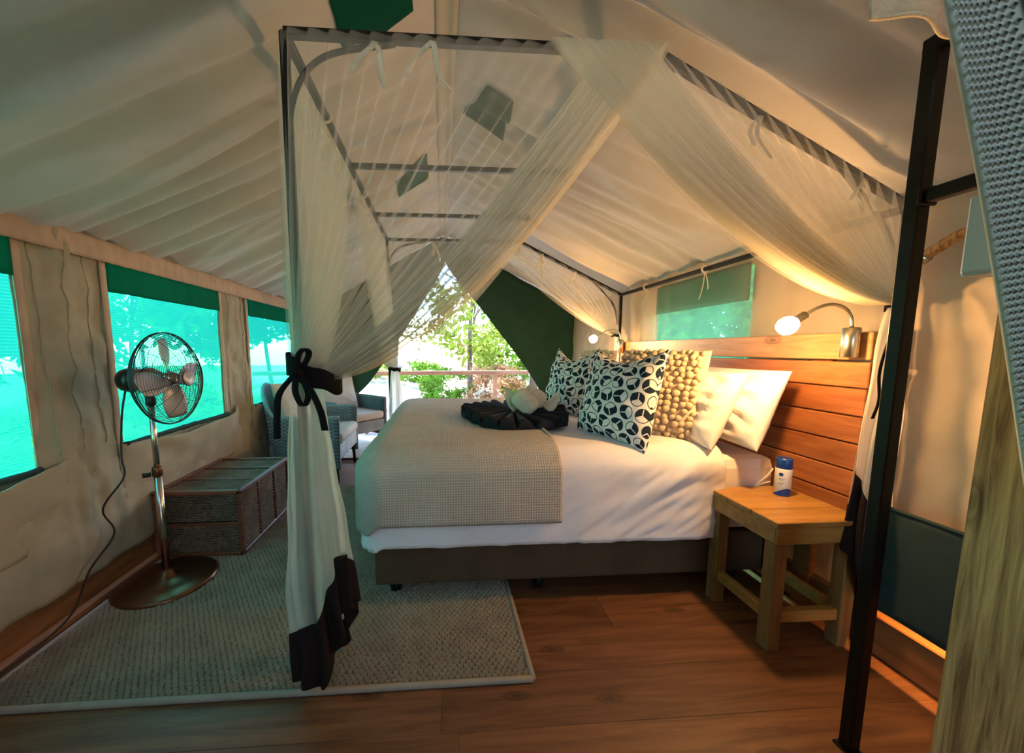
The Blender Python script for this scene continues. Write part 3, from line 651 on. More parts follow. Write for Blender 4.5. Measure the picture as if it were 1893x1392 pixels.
# towel fan on the blanket
tf = empty('folded_towel_fan', (.43, 2.19, .71), 'dark navy towel folded into a round pleated fan on the bed', 'towel')
def fan_fn(a, r):
    k = 19; w = math.sin(a * k + .8 * math.sin(a * 3)); s = .25 + .75 * r
    amp = .024 * s; zz = .752 + amp * (abs(w) ** .6 * (1 if w > 0 else -1)) + .008 * math.sin(a * 2 + 1) * r
    rr = .03 + .275 * r * (1 + .05 * math.sin(a * 5))
    return (.43 + rr * math.cos(a) + .012 * math.sin(a) * math.cos(a * k) * r, 2.19 + rr * 1.28 * math.sin(a), zz)
surf('pleats', fan_fn, lin(0, 2 * PI, 420), lin(0, 1, 12), M_DARKTOWEL, tf, .006)
rim = MB()
def fan_rim(a, v):
    x, yv, z = fan_fn(a, 1.0); return (x + .004 * math.cos(a), yv + .004 * math.sin(a), z * (1 - v) + .722 * v)
surf('rim_folds', fan_rim, lin(0, 2 * PI, 420), lin(0, 1, 4), M_DARKTOWEL, tf, .004)
tw = empty('folded_towel_flower', (.44, 2.15, .76), 'cream towel folded into a flower on the dark towel fan', 'towel')
def knot(o, sx, sy, sz, tilt, parent, name, seed):
    bm = bmesh.new(); bmesh.ops.create_cube(bm, size=1); bmesh.ops.subdivide_edges(bm, edges=bm.edges[:], cuts=9, use_grid_fill=True)
    M = Matrix.Translation(o) @ Matrix.Rotation(tilt[2], 4, 'Z') @ Matrix.Rotation(tilt[1], 4, 'Y') @ Matrix.Rotation(tilt[0], 4, 'X')
    for v in bm.verts:
        d = v.co * 2; L = (abs(d.x) ** 3.2 + abs(d.y) ** 3.2 + abs(d.z) ** 3.2) ** (1 / 3.2); d = d / L
        d = Vector((d.x * sx, d.y * sy, d.z * sz)); d *= 1 + .10 * nz(d.x * 14 + seed, d.y * 14, d.z * 14); v.co = M @ d
    for f in bm.faces: f.smooth = True
    me = bpy.data.meshes.new(name); bm.to_mesh(me); bm.free(); return link(name, me, M_CREAM, parent)
knot((.47, 2.07, .825), .075, .05, .055, (.25, .75, -.2), tw, 'folded_centre', 1)
knot((.555, 2.16, .835), .06, .045, .05, (.1, .6, .5), tw, 'folded_side', 5)
def petal(a, b, w, bend, seed):
    a, b = Vector(a), Vector(b); d = b - a; s = d.cross(Vector((0, 1, .2))).normalized()
    def fn(u, v):
        ww = w * (math.sin(PI * min(1, .25 + u * .75)) ** .8) + .002
        return a + d * u + s * (v * ww) + Vector((0, -.03, 0)) * (v * v) * (1 - u) + Vector((0, 0, bend)) * math.sin(PI * u)
    surf('petal', fn, lin(0, 1, 12), lin(-1, 1, 9), M_CREAM, tw, .008)
petal((.44, 2.14, .775), (.375, 2.16, .895), .035, .0, 1)
petal((.52, 2.2, .79), (.545, 2.24, .915), .045, .0, 2)
petal((.60, 2.12, .775), (.675, 2.10, .868), .030, -.01, 3)
petal((.62, 2.2, .775), (.71, 2.2, .84), .026, -.01, 4)

# ------------------------------------------------------------------ headboard
hb = empty('headboard', (1.56, 2.2, 0), 'orange-brown pine plank headboard behind the pillows', 'headboard')
hz = [1.185, 1.078, .974, .868, .765, .662, .558, .455, .35]
for i in range(8):
    lo, hi = hz[i + 1] + .003, hz[i] - (.002 if i != 1 else .006)
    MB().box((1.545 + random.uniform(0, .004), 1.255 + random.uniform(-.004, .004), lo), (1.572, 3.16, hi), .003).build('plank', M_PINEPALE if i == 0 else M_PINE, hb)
for yy in (1.45, 2.2, 2.95): MB().box((1.572, yy - .04, 0), (1.60, yy + .04, 1.15), .004).build('upright', M_PINE, hb)

def lamp(y, label, sgn, xs, zs):
    e = empty('bedside_lamp', (1.53, y, 1.09), label, 'wall lamp', 'bedside wall lamps')
    MB().lathe([(.024, 0), (.027, .003), (.027, .107), (.024, .11)], 24, Matrix.Translation((1.517, y, 1.09))).build('bracket', M_STEEL, e)
    p = bez([(1.517, y, 1.20), (1.51, y + .002, 1.24), (1.485, y + .005, 1.272), (1.435, y + .008, 1.285), (1.385, y + .012, 1.272), (1.345, y + .018, 1.247)], 24)
    MB().tube(p, .0062, 8).build('gooseneck', M_STEEL, e)
    d = Vector((-.085, .012, -.058)).normalized(); q = p[-1]
    M = frame_M(q - d * .005, d)
    sk = MB().lathe([(.010, 0), (.0145, .004), (.0145, .038), (.017, .042)], 20, M).build('socket', M_STEEL, e)
    M2 = frame_M(q + d * .036, d)
    o = MB().lathe([(.014, 0), (.026, .010), (.033, .026), (.033, .045), (.025, .060), (.012, .066)], 24, M2).build('glass_shade', M_BULB, sk); o['label'] = 'lit frosted glass shade'
    l = bpy.data.lights.new('lamp_light', 'POINT'); l.energy = 20.0; l.color = (1, .53, .19); l.shadow_soft_size = .03
    lo = bpy.data.objects.new('lamp_light', l); COL.objects.link(lo); lo.parent = e; lo.matrix_parent_inverse = Matrix.Translation(-Vector(e.location)); lo.location = q + d * .125
lamp(1.30, 'lit steel gooseneck lamp at the near end of the headboard', 1, 0, 0)
lamp(3.10, 'lit gooseneck lamp at the far end of the headboard', 1, 0, 0)
l = bpy.data.lights.new('added_strip_fill', 'AREA'); l.energy = 4.0; l.color = (1, .42, .1); l.shape = 'RECTANGLE'; l.size = .6; l.size_y = .012  # hidden fill light added to warm the baseboard below the skirt
lo = bpy.data.objects.new('added_strip_fill', l); COL.objects.link(lo); lo.location = (XR - .085, .86, .333); lo.rotation_euler = (0, 0, PI / 2); lo.parent = fill_strip

# ------------------------------------------------------------------ nightstand and can
ns = empty('nightstand', (1.36, 1.36, 0), 'small square yellow-brown wooden nightstand beside the bed', 'nightstand')
nx0, nx1, ny0, ny1, nt = 1.185, 1.540, 1.185, 1.535, .507
for k in range(3):
    a = ny0 + (ny1 - ny0) * k / 3; MB().box((nx0, a + .0008, nt - .022), (nx1, a + (ny1 - ny0) / 3 - .0008, nt), .003).build('top_plank', M_STAND, ns)
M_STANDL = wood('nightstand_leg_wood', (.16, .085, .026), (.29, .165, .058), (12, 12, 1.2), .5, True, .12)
for (x, yy) in ((nx0 + .012, ny0 + .012), (nx1 - .062, ny0 + .012), (nx0 + .012, ny1 - .062), (nx1 - .062, ny1 - .062)):
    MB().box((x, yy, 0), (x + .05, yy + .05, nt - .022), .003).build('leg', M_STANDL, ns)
MB().box((nx0 + .004, ny0 + .003, nt - .085), (nx1 - .004, ny0 + .012, nt - .022), .002).build('apron', M_STAND, ns)
MB().box((nx0 + .003, ny0 + .012, nt - .085), (nx0 + .012, ny1 - .004, nt - .022), .002).build('apron', M_STAND, ns)
MB().box((nx1 - .012, ny0 + .012, nt - .085), (nx1 - .003, ny1 - .004, nt - .022), .002).build('apron', M_STAND, ns)
MB().box((nx0 + .062, ny0 + .02, .105), (nx1 - .062, ny0 + .05, .15), .003).build('stretcher', M_STAND, ns)
MB().box((nx0 + .022, ny0 + .062, .105), (nx0 + .05, ny1 - .062, .15), .003).build('stretcher', M_STAND, ns)
MB().box((nx1 - .05, ny0 + .062, .105), (nx1 - .022, ny1 - .062, .15), .003).build('stretcher', M_STAND, ns)
cx_, cy_ = 1.437, 1.435
can = empty('spray_can', (cx_, cy_, nt), 'white spray can with blue cap standing on the nightstand', 'spray can')
canb = MB().lathe([(.026, 0), (.029, .003), (.029, .112), (.0275, .116)], 28, Matrix.Translation((cx_, cy_, nt))).build('body', M_CANW, can)
MB().lathe([(.0275, .116), (.0285, .119), (.0285, .152), (.026, .159), (.018, .161)], 28, Matrix.Translation((cx_, cy_, nt))).build('cap', M_CANB, can)
va = math.atan2(-cy_, -cx_)                          # printed side looks at the room
def decal(name, f, us_, vs2, mat): surf(name, lambda u, v: (cx_ + .0294 * math.cos(va + u), cy_ + .0294 * math.sin(va + u), nt + f(u, v)), us_, vs2, mat, canb)
decal('blue_wave', lambda u, v: .001 + v * (.020 + .014 * math.sin(u * 1.6 + .6)), lin(-1.5, 1.5, 30), [0, 1], M_CANB)
V = []; 
for k in range(20):
    a = 2 * PI * k / 20; V.append((cx_ + .0297 * math.cos(va - .25 + .26 * math.cos(a)), cy_ + .0297 * math.sin(va - .25 + .26 * math.cos(a)), nt + .093 + .0078 * math.sin(a)))
mesh('emblem', V, [tuple(range(20))], M_CANB, canb, False)
M_PRINT = plain('grey_print', (.25, .27, .33), .4)
for z, a0, a1 in ((.074, -.55, .25), (.069, -.5, .05), (.055, -.5, .15), (.050, -.5, .0)): decal('print_line', lambda u, v: z + v * .0022, lin(a0, a1, 10), [0, 1], M_PRINT)

# ------------------------------------------------------------------ canopy frame (four-poster)
cxl, cxr, cxe, cyn, cyf, czt, cze = -.451, .676, 1.591, 1.227, 3.285, 2.035, 1.60
cf = empty('canopy_frame', (.5, 2.25, 0), 'dark steel four-poster canopy frame around the bed', 'canopy frame')
def fbar(name, a, b, w=.024, h=.024): return MB().bar(a, b, w, h, .002).build(name, M_FRAME, cf)
for yy in (cyn, cyf):
    fbar('post', (cxl, yy, .016 if yy < 2 else 0), (cxl, yy, czt)); fbar('post', (cxe, yy, 0), (cxe, yy, cze))
    fbar('top_bar', (cxl, yy, czt), (cxr, yy, czt)); fbar('sloping_bar', (cxr, yy, czt), (cxe, yy, cze))
    MB().tube(bez([(cxl + .004, yy, czt - .30), (cxl + .012, yy, czt - .20), (cxl + .055, yy, czt - .105), (cxl + .14, yy, czt - .048), (cxl + .32, yy, czt - .014)], 28), .0085, 8).build('corner_brace', M_FRAME, cf)
    MB().tube(bez([(cxe - .27, yy, cze + .125), (cxe - .14, yy, cze - .002), (cxe - .055, yy, cze - .11), (cxe - .018, yy, cze - .26)], 28), .0085, 8).build('corner_brace', M_FRAME, cf)
fbar('side_rail', (cxl, cyn, czt), (cxl, cyf, czt)); fbar('side_rail', (cxr, cyn, czt), (cxr, cyf, czt)); fbar('side_rail', (cxe, cyn, cze), (cxe, cyf, cze))
for yy in (2.02, 2.70): fbar('cross_bar', (cxl, yy, czt), (cxr, yy, czt))
def ribbon(p, dx, L, seed, ydir=0.):
    p = Vector(p)
    def strip(u, v, s):
        z = -L * u * (1 if s > 0 else .72); return p + Vector((s * dx * u + .012 * math.sin(u * 4 + seed) + v * (.009 if not ydir else .004), ydir * s * u * .05 + v * .009 * (1 if ydir else .2) + .008 * math.sin(u * 5 + seed * 2), z))
    V = []; Fc = []
    for s in (1, -1):
        b = len(V); V += [strip(u, v, s) for u in lin(0, 1, 10) for v in (-1, 0, 1)]; Fc += [tuple(k + b for k in q) for q in grid_faces(10, 3)]
    mesh('ribbon_tie', V, Fc, M_RIBBON, cf, True, .0015)
    MB().torus(.020, .006, frame_M(p + Vector((0, 0, .012)), (1, 0, 0) if not ydir else (0, 1, 0)), 14, 6).build('ribbon_knot', M_RIBBON, cf)
for (p, dx, L, s, yd) in (((-.20, cyn - .014, czt - .014), .05, .13, 1, 0), ((-.03, cyn - .014, czt - .014), .06, .12, 2, 0), ((1.02, cyn - .014, 1.86), .03, .13, 3, 0), ((cxl, 1.62, czt - .014), .02, .10, 4, 1),
                          ((cxl, 2.35, czt - .014), .02, .12, 5, 1), ((cxe - .014, 2.20, cze - .014), .01, .16, 6, 1), ((cxe - .014, 2.85, cze - .014), .01, .12, 7, 1), ((.86, cyf - .014, 1.935), .03, .20, 8, 0), ((1.16, cyf - .014, 1.79), .04, .16, 9, 0),
                          ((.66, cyf - .014, czt - .014), .03, .16, 10, 0), ((-.05, cyf - .014, czt - .014), .03, .16, 11, 0), ((1.40, cyn - .014, 1.68), .05, .10, 12, 0)):
    ribbon(p, dx, L, s, yd)

# ------------------------------------------------------------------ mosquito net curtains
def swag(parent, top, T, gat, sagk, nrm, nu=110, nv=44, pleat=.016, npl=22, dense=None, gw=.045, sagdir=(0, 0, -1), name='drape', lap=.0075, mat=None):
    """net hung from a rail (polyline top) and gathered into the tie T.  gat(s): where on the rail thread s hangs; threads near s=1 sag most"""
    tp = [Vector(p) for p in top]; L = [0]
    for a, b in zip(tp[:-1], tp[1:]): L.append(L[-1] + (b - a).length)
    def at(t):
        t = min(max(t, 0), 1) * L[-1]
        for i in range(len(tp) - 1):
            if t <= L[i + 1] + 1e-9: return tp[i].lerp(tp[i + 1], (t - L[i]) / max(1e-9, L[i + 1] - L[i]))
        return tp[-1]
    T = Vector(T); nrm = Vector(nrm).normalized(); sd = Vector(sagdir)
    main = (at(gat(1)) - T); along = Vector((main.x, main.y, 0)); along = along.normalized() if along.length else Vector((1, 0, 0))
    def fn(s, v):
        P = at(gat(s)); w = v
        ph = 2 * PI * npl * s + 1.5 * math.sin(7 * s)
        g = Vector((0, 0, 0)) + along * (gw * (s - .35) * 1.6) + nrm * (gw * .55 * math.sin(ph)) 
        Q = P.lerp(T + g, w)
        P2 = at(gat(min(1, s + .01))); ra = (P2 - at(gat(max(0, s - .01))))
        if ra.length > 1e-6: Q = Q + ra.normalized() * (lap * math.sin(ph + .6) * (1 - .5 * w))
        sag = sagk(s) * (4 * w * (1 - w)) ** .9 * (.75 + .5 * w)
        am = pleat * (.35 + 1.2 * math.sin(PI * min(1, w * .9)) + .2) * (1 if w < .97 else .6)
        wob = nz(s * 9, w * 2.2, 4.4)
        return Q + sd * sag + nrm * (am * math.sin(ph + wob * 1.5) + .012 * wob * math.sin(PI * w)) + sd * (.006 * math.sin(ph * .5 + 1) * math.sin(PI * w))
    return surf(name, fn, lin(0, 1, nu), lin(0, 1, nv), mat or M_NET, parent)
def tail(parent, cen, ang0, ang1, ztop, zb, rx, ry, npl, shift, hemh, nu=140, nv=40, seed=0, name='tail', mat=None):
    """cloth below the tie: bunched sheet wrapped round the post; zb(a) bottom height; hem is a separate dark band"""
    def fn(s, v, top=None):
        a = ang0 + (ang1 - ang0) * s
        zbot = zb(s) + hemh(s); z = ztop + (zbot - ztop) * v if top is None else zbot + (zb(s) - zbot) * v
        w = min(1, (ztop - z) / (ztop - .05))
        ph = 2 * PI * npl * s + 2 * nz(s * 5, seed)
        k = (.30 + .70 * w ** .55) ; pl = 1 + .24 * math.sin(ph) * (.35 + .65 * w) + .12 * nz(s * 14, w * 3, seed)
        sx = shift(w)
        return (cen[0] + sx + rx * k * pl * math.cos(a) + .012 * nz(s * 6, w * 5, seed + 2), cen[1] + ry * k * pl * math.sin(a) + .012 * nz(s * 6, w * 5, seed + 5), z)
    surf(name, fn, lin(0, 1, nu), lin(0, 1, nv), mat or M_NETD, parent)
    o = surf('hem', lambda s, v: fn(s, v, 1), lin(0, 1, nu), lin(0, 1, 10), M_HEM, parent, .003); o['label'] = 'dark brown cloth hem'
def band(parent, c, rx, ry, z0, slope, h, tilt=0.):
    def fn(a, v):
        return (c[0] + rx * math.cos(a) * (1 + .05 * math.sin(3 * a)), c[1] + ry * math.sin(a), z0 + slope * rx * math.cos(a) + (v - .5) * h + .004 * math.sin(5 * a))
    o = surf('tie_band', fn, lin(0, 2 * PI, 60), lin(0, 1, 5), M_BLACKTIE, parent, .005); o['label'] = 'black cloth tie'; return o
def strap(parent, pts, w, name='tie_end'):
    p = bez(pts, 20)
    V = [q + Vector((s * w, 0, 0)) for q in p for s in (-1, 1)]
    mesh(name, V, grid_faces(len(p), 2), M_BLACKTIE, parent, True, .003)
G = 'mosquito net curtains of the canopy'
# near left
nl = empty('net_curtain', (cxl, cyn, 0), 'sheer cream net curtain tied with black bow at near left post', 'curtain', G)
swag(nl, [(cxl - .01, cyn - .02, czt - .002), (.69, cyn - .02, czt - .002)], (-.425, cyn - .02, 1.035), lambda s: s * 1.05 / .62 * .88 / 1.05 if s < .62 else .88 + (s - .62) / .38 * .12,
     lambda s: .005 + .165 * s ** 2.2, (0, 1, 0), 190, 52, .013, 26, gw=.055)
swag(nl, [(.50, cyn - .03, czt - .002), (.70, cyn - .03, czt + .010)], (-.405, cyn - .03, 1.025), lambda s: s, lambda s: .10 + .075 * s, (0, 1, 0), 150, 52, .010, 13, gw=.04, lap=.012, name='gathered_edge', mat=M_NETB)
swag(nl, [(cxl - .015, cyn - .01, czt - .002), (cxl - .015, 2.05, czt - .002)], (-.44, cyn + .02, 1.04), lambda s: s, lambda s: .01 + .10 * s ** 1.5, (1, 0, 0), 120, 40, .016, 15, gw=.05, name='side_drape')
tail(nl, (-.425, cyn - .03), -.9 * PI, .75 * PI, 1.03, lambda s: .03 + .26 * max(0, math.cos(-.9 * PI + 1.65 * PI * s + .15)) ** 1.2 + .05 * nz(s * 5, 3), .105, .085, 9, lambda w: .045 * w ** 1.6, lambda s: .16 + .06 * math.sin(s * 6), seed=1)
tb = band(nl, (-.40, cyn - .03), .080, .060, 1.045, -.42, .062)
MB().lathe([(.001, -.02), (.016, -.014), (.02, 0), (.016, .014), (.001, .02)], 12, frame_M((-.425, cyn - .098, 1.055), (0, -1, 0))).build('bow_knot', M_BLACKTIE, tb)
for pts in (((-.425, cyn - .10, 1.055), (-.412, cyn - .12, 1.10), (-.395, cyn - .115, 1.122), (-.385, cyn - .11, 1.105), (-.41, cyn - .105, 1.06)), ((-.425, cyn - .10, 1.055), (-.425, cyn - .12, 1.0), (-.405, cyn - .12, .955), (-.39, cyn - .115, .99), (-.415, cyn - .105, 1.05))): strap(tb, pts, .009, 'bow_loop')
strap(tb, ((-.425, cyn - .10, 1.055), (-.38, cyn - .12, 1.0), (-.355, cyn - .122, .94), (-.345, cyn - .12, .882)), .010)
strap(tb, ((-.43, cyn - .10, 1.05), (-.478, cyn - .10, .99), (-.488, cyn - .10, .93), (-.492, cyn - .10, .855)), .010)
# near right
nr = empty('net_curtain', (cxe, cyn, 0), 'sheer cream net curtain swept to the near right post by the lamp', 'curtain', G)
swag(nr, [(cxe, cyn - .025, cze - .002), (cxr, cyn - .025, czt - .002), (.335, cyn - .025, czt - .002)], (1.535, cyn - .03, 1.275), lambda s: s / .6 * .80 if s < .6 else .80 + (s - .6) / .4 * .20,
     lambda s: .005 + .115 * s ** 2.0, (0, 1, 0), 180, 50, .013, 24, gw=.045)
swag(nr, [(cxr - .05, cyn - .04, czt - .002), (.335, cyn - .04, czt - .002)], (1.53, cyn - .04, 1.27), lambda s: s, lambda s: .07 + .055 * s, (0, 1, 0), 150, 50, .010, 13, gw=.035, lap=.014, name='gathered_edge', mat=M_NETB)
tail(nr, (1.545, cyn - .03), -.98 * PI, .6 * PI, 1.26, lambda s: .20 + .22 * max(0, math.cos(-.95 * PI + 1.55 * PI * s - PI)) + .03 * nz(s * 5, 8), .088, .05, 7, lambda w: -.028 * w, lambda s: .28, seed=4, mat=M_NETT)
tb = band(nr, (1.555, cyn - .035), .034, .03, 1.268, .0, .03)
strap(tb, ((1.525, cyn - .07, 1.262), (1.49, cyn - .075, 1.18), (1.468, cyn - .07, 1.05), (1.478, cyn - .07, .95), (1.462, cyn - .07, .885)), .005)
# far left
fl = empty('net_curtain', (cxl, cyf, 0), 'sheer white net curtain tied to the far left post by the opening', 'curtain', G)
swag(fl, [(cxl - .01, cyf - .01, czt - .002), (.70, cyf - .01, czt - .002)], (-.405, cyf - .01, .955), lambda s: s / .62 * .85 if s < .62 else .85 + (s - .62) / .38 * .15, lambda s: .005 + .08 * s ** 2, (0, 1, 0), 120, 36, .013, 18, gw=.05)
swag(fl, [(cxl - .015, cyf, czt - .002), (cxl - .015, 2.1, czt - .002)], (-.44, cyf - .03, .97), lambda s: s, lambda s: .01 + .07 * s ** 1.5, (1, 0, 0), 90, 30, .016, 12, gw=.05, name='side_drape')
tail(fl, (-.405, cyf - .02), -.95 * PI, .8 * PI, .95, lambda s: .12, .075, .06, 7, lambda w: .0, lambda s: .32 + .03 * math.sin(s * 9), 90, 24, seed=6, mat=M_NETT)
band(fl, (-.41, cyf - .02), .052, .045, .952, -.15, .03)
# far right
fr = empty('net_curtain', (cxe, cyf, 0), 'sheer cream net curtain swept to the far right post beside the far lamp', 'curtain', G)
swag(fr, [(cxe, cyf - .015, cze - .002), (cxr, cyf - .015, czt - .002), (.40, cyf - .015, czt - .002)], (1.545, cyf - .02, 1.245), lambda s: s / .6 * .80 if s < .6 else .80 + (s - .6) / .4 * .20, lambda s: .005 + .06 * s ** 2, (0, 1, 0), 110, 34, .012, 16, gw=.035)
tail(fr, (1.55, cyf - .03), -.95 * PI, .6 * PI, 1.24, lambda s: .25, .05, .045, 6, lambda w: 0., lambda s: .3, 80, 24, seed=9, mat=M_NETT)
tb = band(fr, (1.545, cyf - .02), .03, .028, 1.243, 0., .022)
strap(tb, ((1.53, cyf - .05, 1.25), (1.47, cyf - .06, 1.262), (1.41, cyf - .06, 1.25)), .005)
# behind the headboard
bk = tag(surf('net_curtain', lambda y, v: (1.612 + .014 * math.sin(y * 34 + 3 * nz(y * 3, 0, 2)) * (.3 + .7 * v) + .006 * nz(y * 20, v * 2) - .012 * (1 - v), y, cze - .0 + (.82 - cze) * v + .004 * math.sin(y * 16)), lin(cyn + .03, cyf - .02, 320), lin(0, 1, 18), M_NET),
         'sheer net curtain hanging behind the headboard across the window', 'curtain', G)

# ------------------------------------------------------------------ pedestal fan
fx, fy = -1.325, 1.78
fan = empty('pedestal_fan', (fx, fy, .012), 'chrome and copper pedestal fan with wire cage on the rug', 'fan')
MB().lathe([(.0, .013), (.205, .013), (.207, .020), (.195, .028), (.12, .034), (.055, .042), (.036, .055), (.026, .075), (.0, .075)], 48, Matrix.Translation((fx, fy, .0))).build('base', M_COPPER, fan)
MB().lathe([(.0165, .05), (.0165, .56), (.0, .56)], 18, Matrix.Translation((fx, fy, 0))).build('lower_pole', M_CHROME, fan)
MB().lathe([(.012, .5), (.012, .90), (.0, .90)], 18, Matrix.Translation((fx, fy, 0))).build('upper_pole', M_CHROME, fan)
MB().lathe([(.020, .535), (.021, .54), (.021, .57), (.018, .58)], 18, Matrix.Translation((fx, fy, 0))).build('collar', M_COPPER, fan)
MB().tube([(fx - .02, fy - .012, .545), (fx - .045, fy - .03, .545)], .011, 10).build('knob', M_MOTOR, fan)
MB().lathe([(.016, .865), (.02, .875), (.02, .90), (.013, .91), (.013, .945)], 14, Matrix.Translation((fx, fy, 0))).build('neck', M_MOTOR, fan)
fd = Vector((1.0, -.02, .04)).normalized(); hc = Vector((fx - .01, fy, .985)); fu = Vector((0, 0, 1))
def FM(t): return frame_M(hc + fd * t, fd, fu)
MB().lathe([(.0, -.115), (.03, -.112), (.048, -.098), (.056, -.07), (.056, -.03), (.0, -.03)], 28, FM(0)).build('motor_cap', M_MOTOR, fan)
MB().lathe([(.0, -.03), (.057, -.03), (.058, .0), (.052, .035), (.030, .065), (.010, .078), (.008, .12), (.0, .12)], 28, FM(0)).build('motor_housing', M_CHROME, fan)
R0 = .205
def grille(name, t_rim, t_hub, rh, n_r, rings):
    g = MB(); g.torus(R0, .0020, FM(t_rim), 60, 6); g.torus(rh, .0025, FM(t_hub), 30, 6); M = FM(0)
    def prof(r): k = (r - rh) / (R0 - rh); return t_hub + (t_rim - t_hub) * k ** 2.2
    for k in range(rings): r = rh + (R0 - rh) * (k + 1) / (rings + 1); g.torus(r, .0010, FM(prof(r)), 48, 4)
    for k in range(n_r):
        a = 2 * PI * k / n_r; g.tube([M @ Vector((r * math.cos(a), r * math.sin(a), prof(r))) for r in lin(rh, R0, 9)], .0012, 4, False)
    return g.build(name, M_WIRE, fan)
grille('front_grille', .110, .185, .036, 14, 22); grille('rear_grille', .095, .012, .056, 14, 20)
MB().torus(R0 + .001, .0022, FM(.102), 60, 8).build('rim', M_WIRE, fan)
badge = MB().lathe([(.0, .178), (.036, .178), (.037, .186), (.034, .190), (.0, .190)], 28, FM(0)).build('badge', M_BLADE, fan)
M_ = FM(.1906)
for k, w in ((.006, .018), (-.001, .013)): mesh('badge_print', [M_ @ Vector((k, -w, 0)), M_ @ Vector((k + .004, -w, 0)), M_ @ Vector((k + .004, w, 0)), M_ @ Vector((k, w, 0))], [(0, 1, 2, 3)], M_PRINT, badge, False)
MB().lathe([(.0, .085), (.030, .085), (.032, .10), (.026, .128), (.0, .132)], 24, FM(0)).build('hub', M_CHROME, fan)
for k in range(4):
    a0 = 2 * PI * k / 4 + .12; M = FM(.104)
    def bl(u, v):
        r = .026 + .155 * u; w = (.26 + .42 * math.sin(PI * min(1, .15 + u * .72))) * (.075 / max(r, .06)) ** .25; a = a0 + v * w * (.9 - .25 * u)
        return M @ Vector((r * math.cos(a), r * math.sin(a), .022 * v * (1 - .35 * u)))
    surf('blade', bl, lin(0, 1, 14), lin(-1, 1, 9), M_BLADE, fan, .002)
cord = bez([hc - fd * .095 + Vector((0, 0, -.04)), (fx - .115, fy - .02, .82), (fx - .125, fy - .03, .64), (fx - .10, fy - .06, .55), (fx - .15, fy - .12, .43), (fx - .13, fy - .10, .31), (fx - .155, fy - .20, .20), (fx - .14, fy - .30, .09), (fx - .155, fy - .40, .045), (fx - .15, fy - .62, .045)], 60)
MB().tube(cord, .0042, 6).build('cord', M_CORD, fan)

# ------------------------------------------------------------------ wicker chest
x0, x1, y0, y1, h = -1.525, -1.075, 1.99, 2.615, .372
ch = empty('wicker_chest', ((x0 + x1) / 2, (y0 + y1) / 2, .012), 'dark brown woven wicker chest with reddish wood edging by the tent wall', 'chest')
zb = .014
MB().box((x0 + .012, y0 + .012, zb + .006), (x1 - .012, y1 - .012, h - .010)).build('core', M_WICKERD, ch)
def panel(o, u, v, n, nu, nv):
    V, Fc = stitches(o, u, v, n, nu, nv, .010, .5, (.58, .36), .1); stuff(mesh('woven_panel', V, Fc, M_WICKER, ch, False))
f_ = .010
panel((x0 + .02, y0 + f_, zb + .02), (x1 - x0 - .04, 0, 0), (0, 0, .15), (0, -1, 0), 22, 16); panel((x0 + .02, y0 + f_, .205), (x1 - x0 - .04, 0, 0), (0, 0, .145), (0, -1, 0), 22, 16)
for k in range(3):
    a = y0 + .02 + (y1 - y0 - .04) / 3 * k; L = (y1 - y0 - .04) / 3 - .02
    panel((x1 - f_, a, zb + .02), (0, L, 0), (0, 0, h - zb - .04), (1, 0, 0), 9, 32); panel((x0 + .02, a, h - .012), (x1 - x0 - .04, 0, 0), (0, L, 0), (0, 0, 1), 24, 16)
def edge(a, b, w=.024): MB().bar(a, b, w, w, .004).build('edge_rail', M_CHESTFR, ch)
e_ = .011
for z in (zb + .006, h - .008):
    edge((x0, y0 + e_, z), (x1, y0 + e_, z)); edge((x1 - e_, y0, z), (x1 - e_, y1, z)); edge((x0, y1 - e_, z), (x1, y1 - e_, z)); edge((x0 + e_, y0, z), (x0 + e_, y1, z))
edge((x0, y0 + e_, .188), (x1, y0 + e_, .188), .020)
for (x, yy) in ((x0 + e_, y0 + e_), (x1 - e_, y0 + e_), (x1 - e_, y1 - e_), (x0 + e_, y1 - e_)): edge((x, yy, zb), (x, yy, h))
for k in (1, 2):
    yy = y0 + (y1 - y0) * k / 3; edge((x1 - e_, yy, zb), (x1 - e_, yy, h), .020); edge((x0, yy, h - .008), (x1, yy, h - .008), .020)

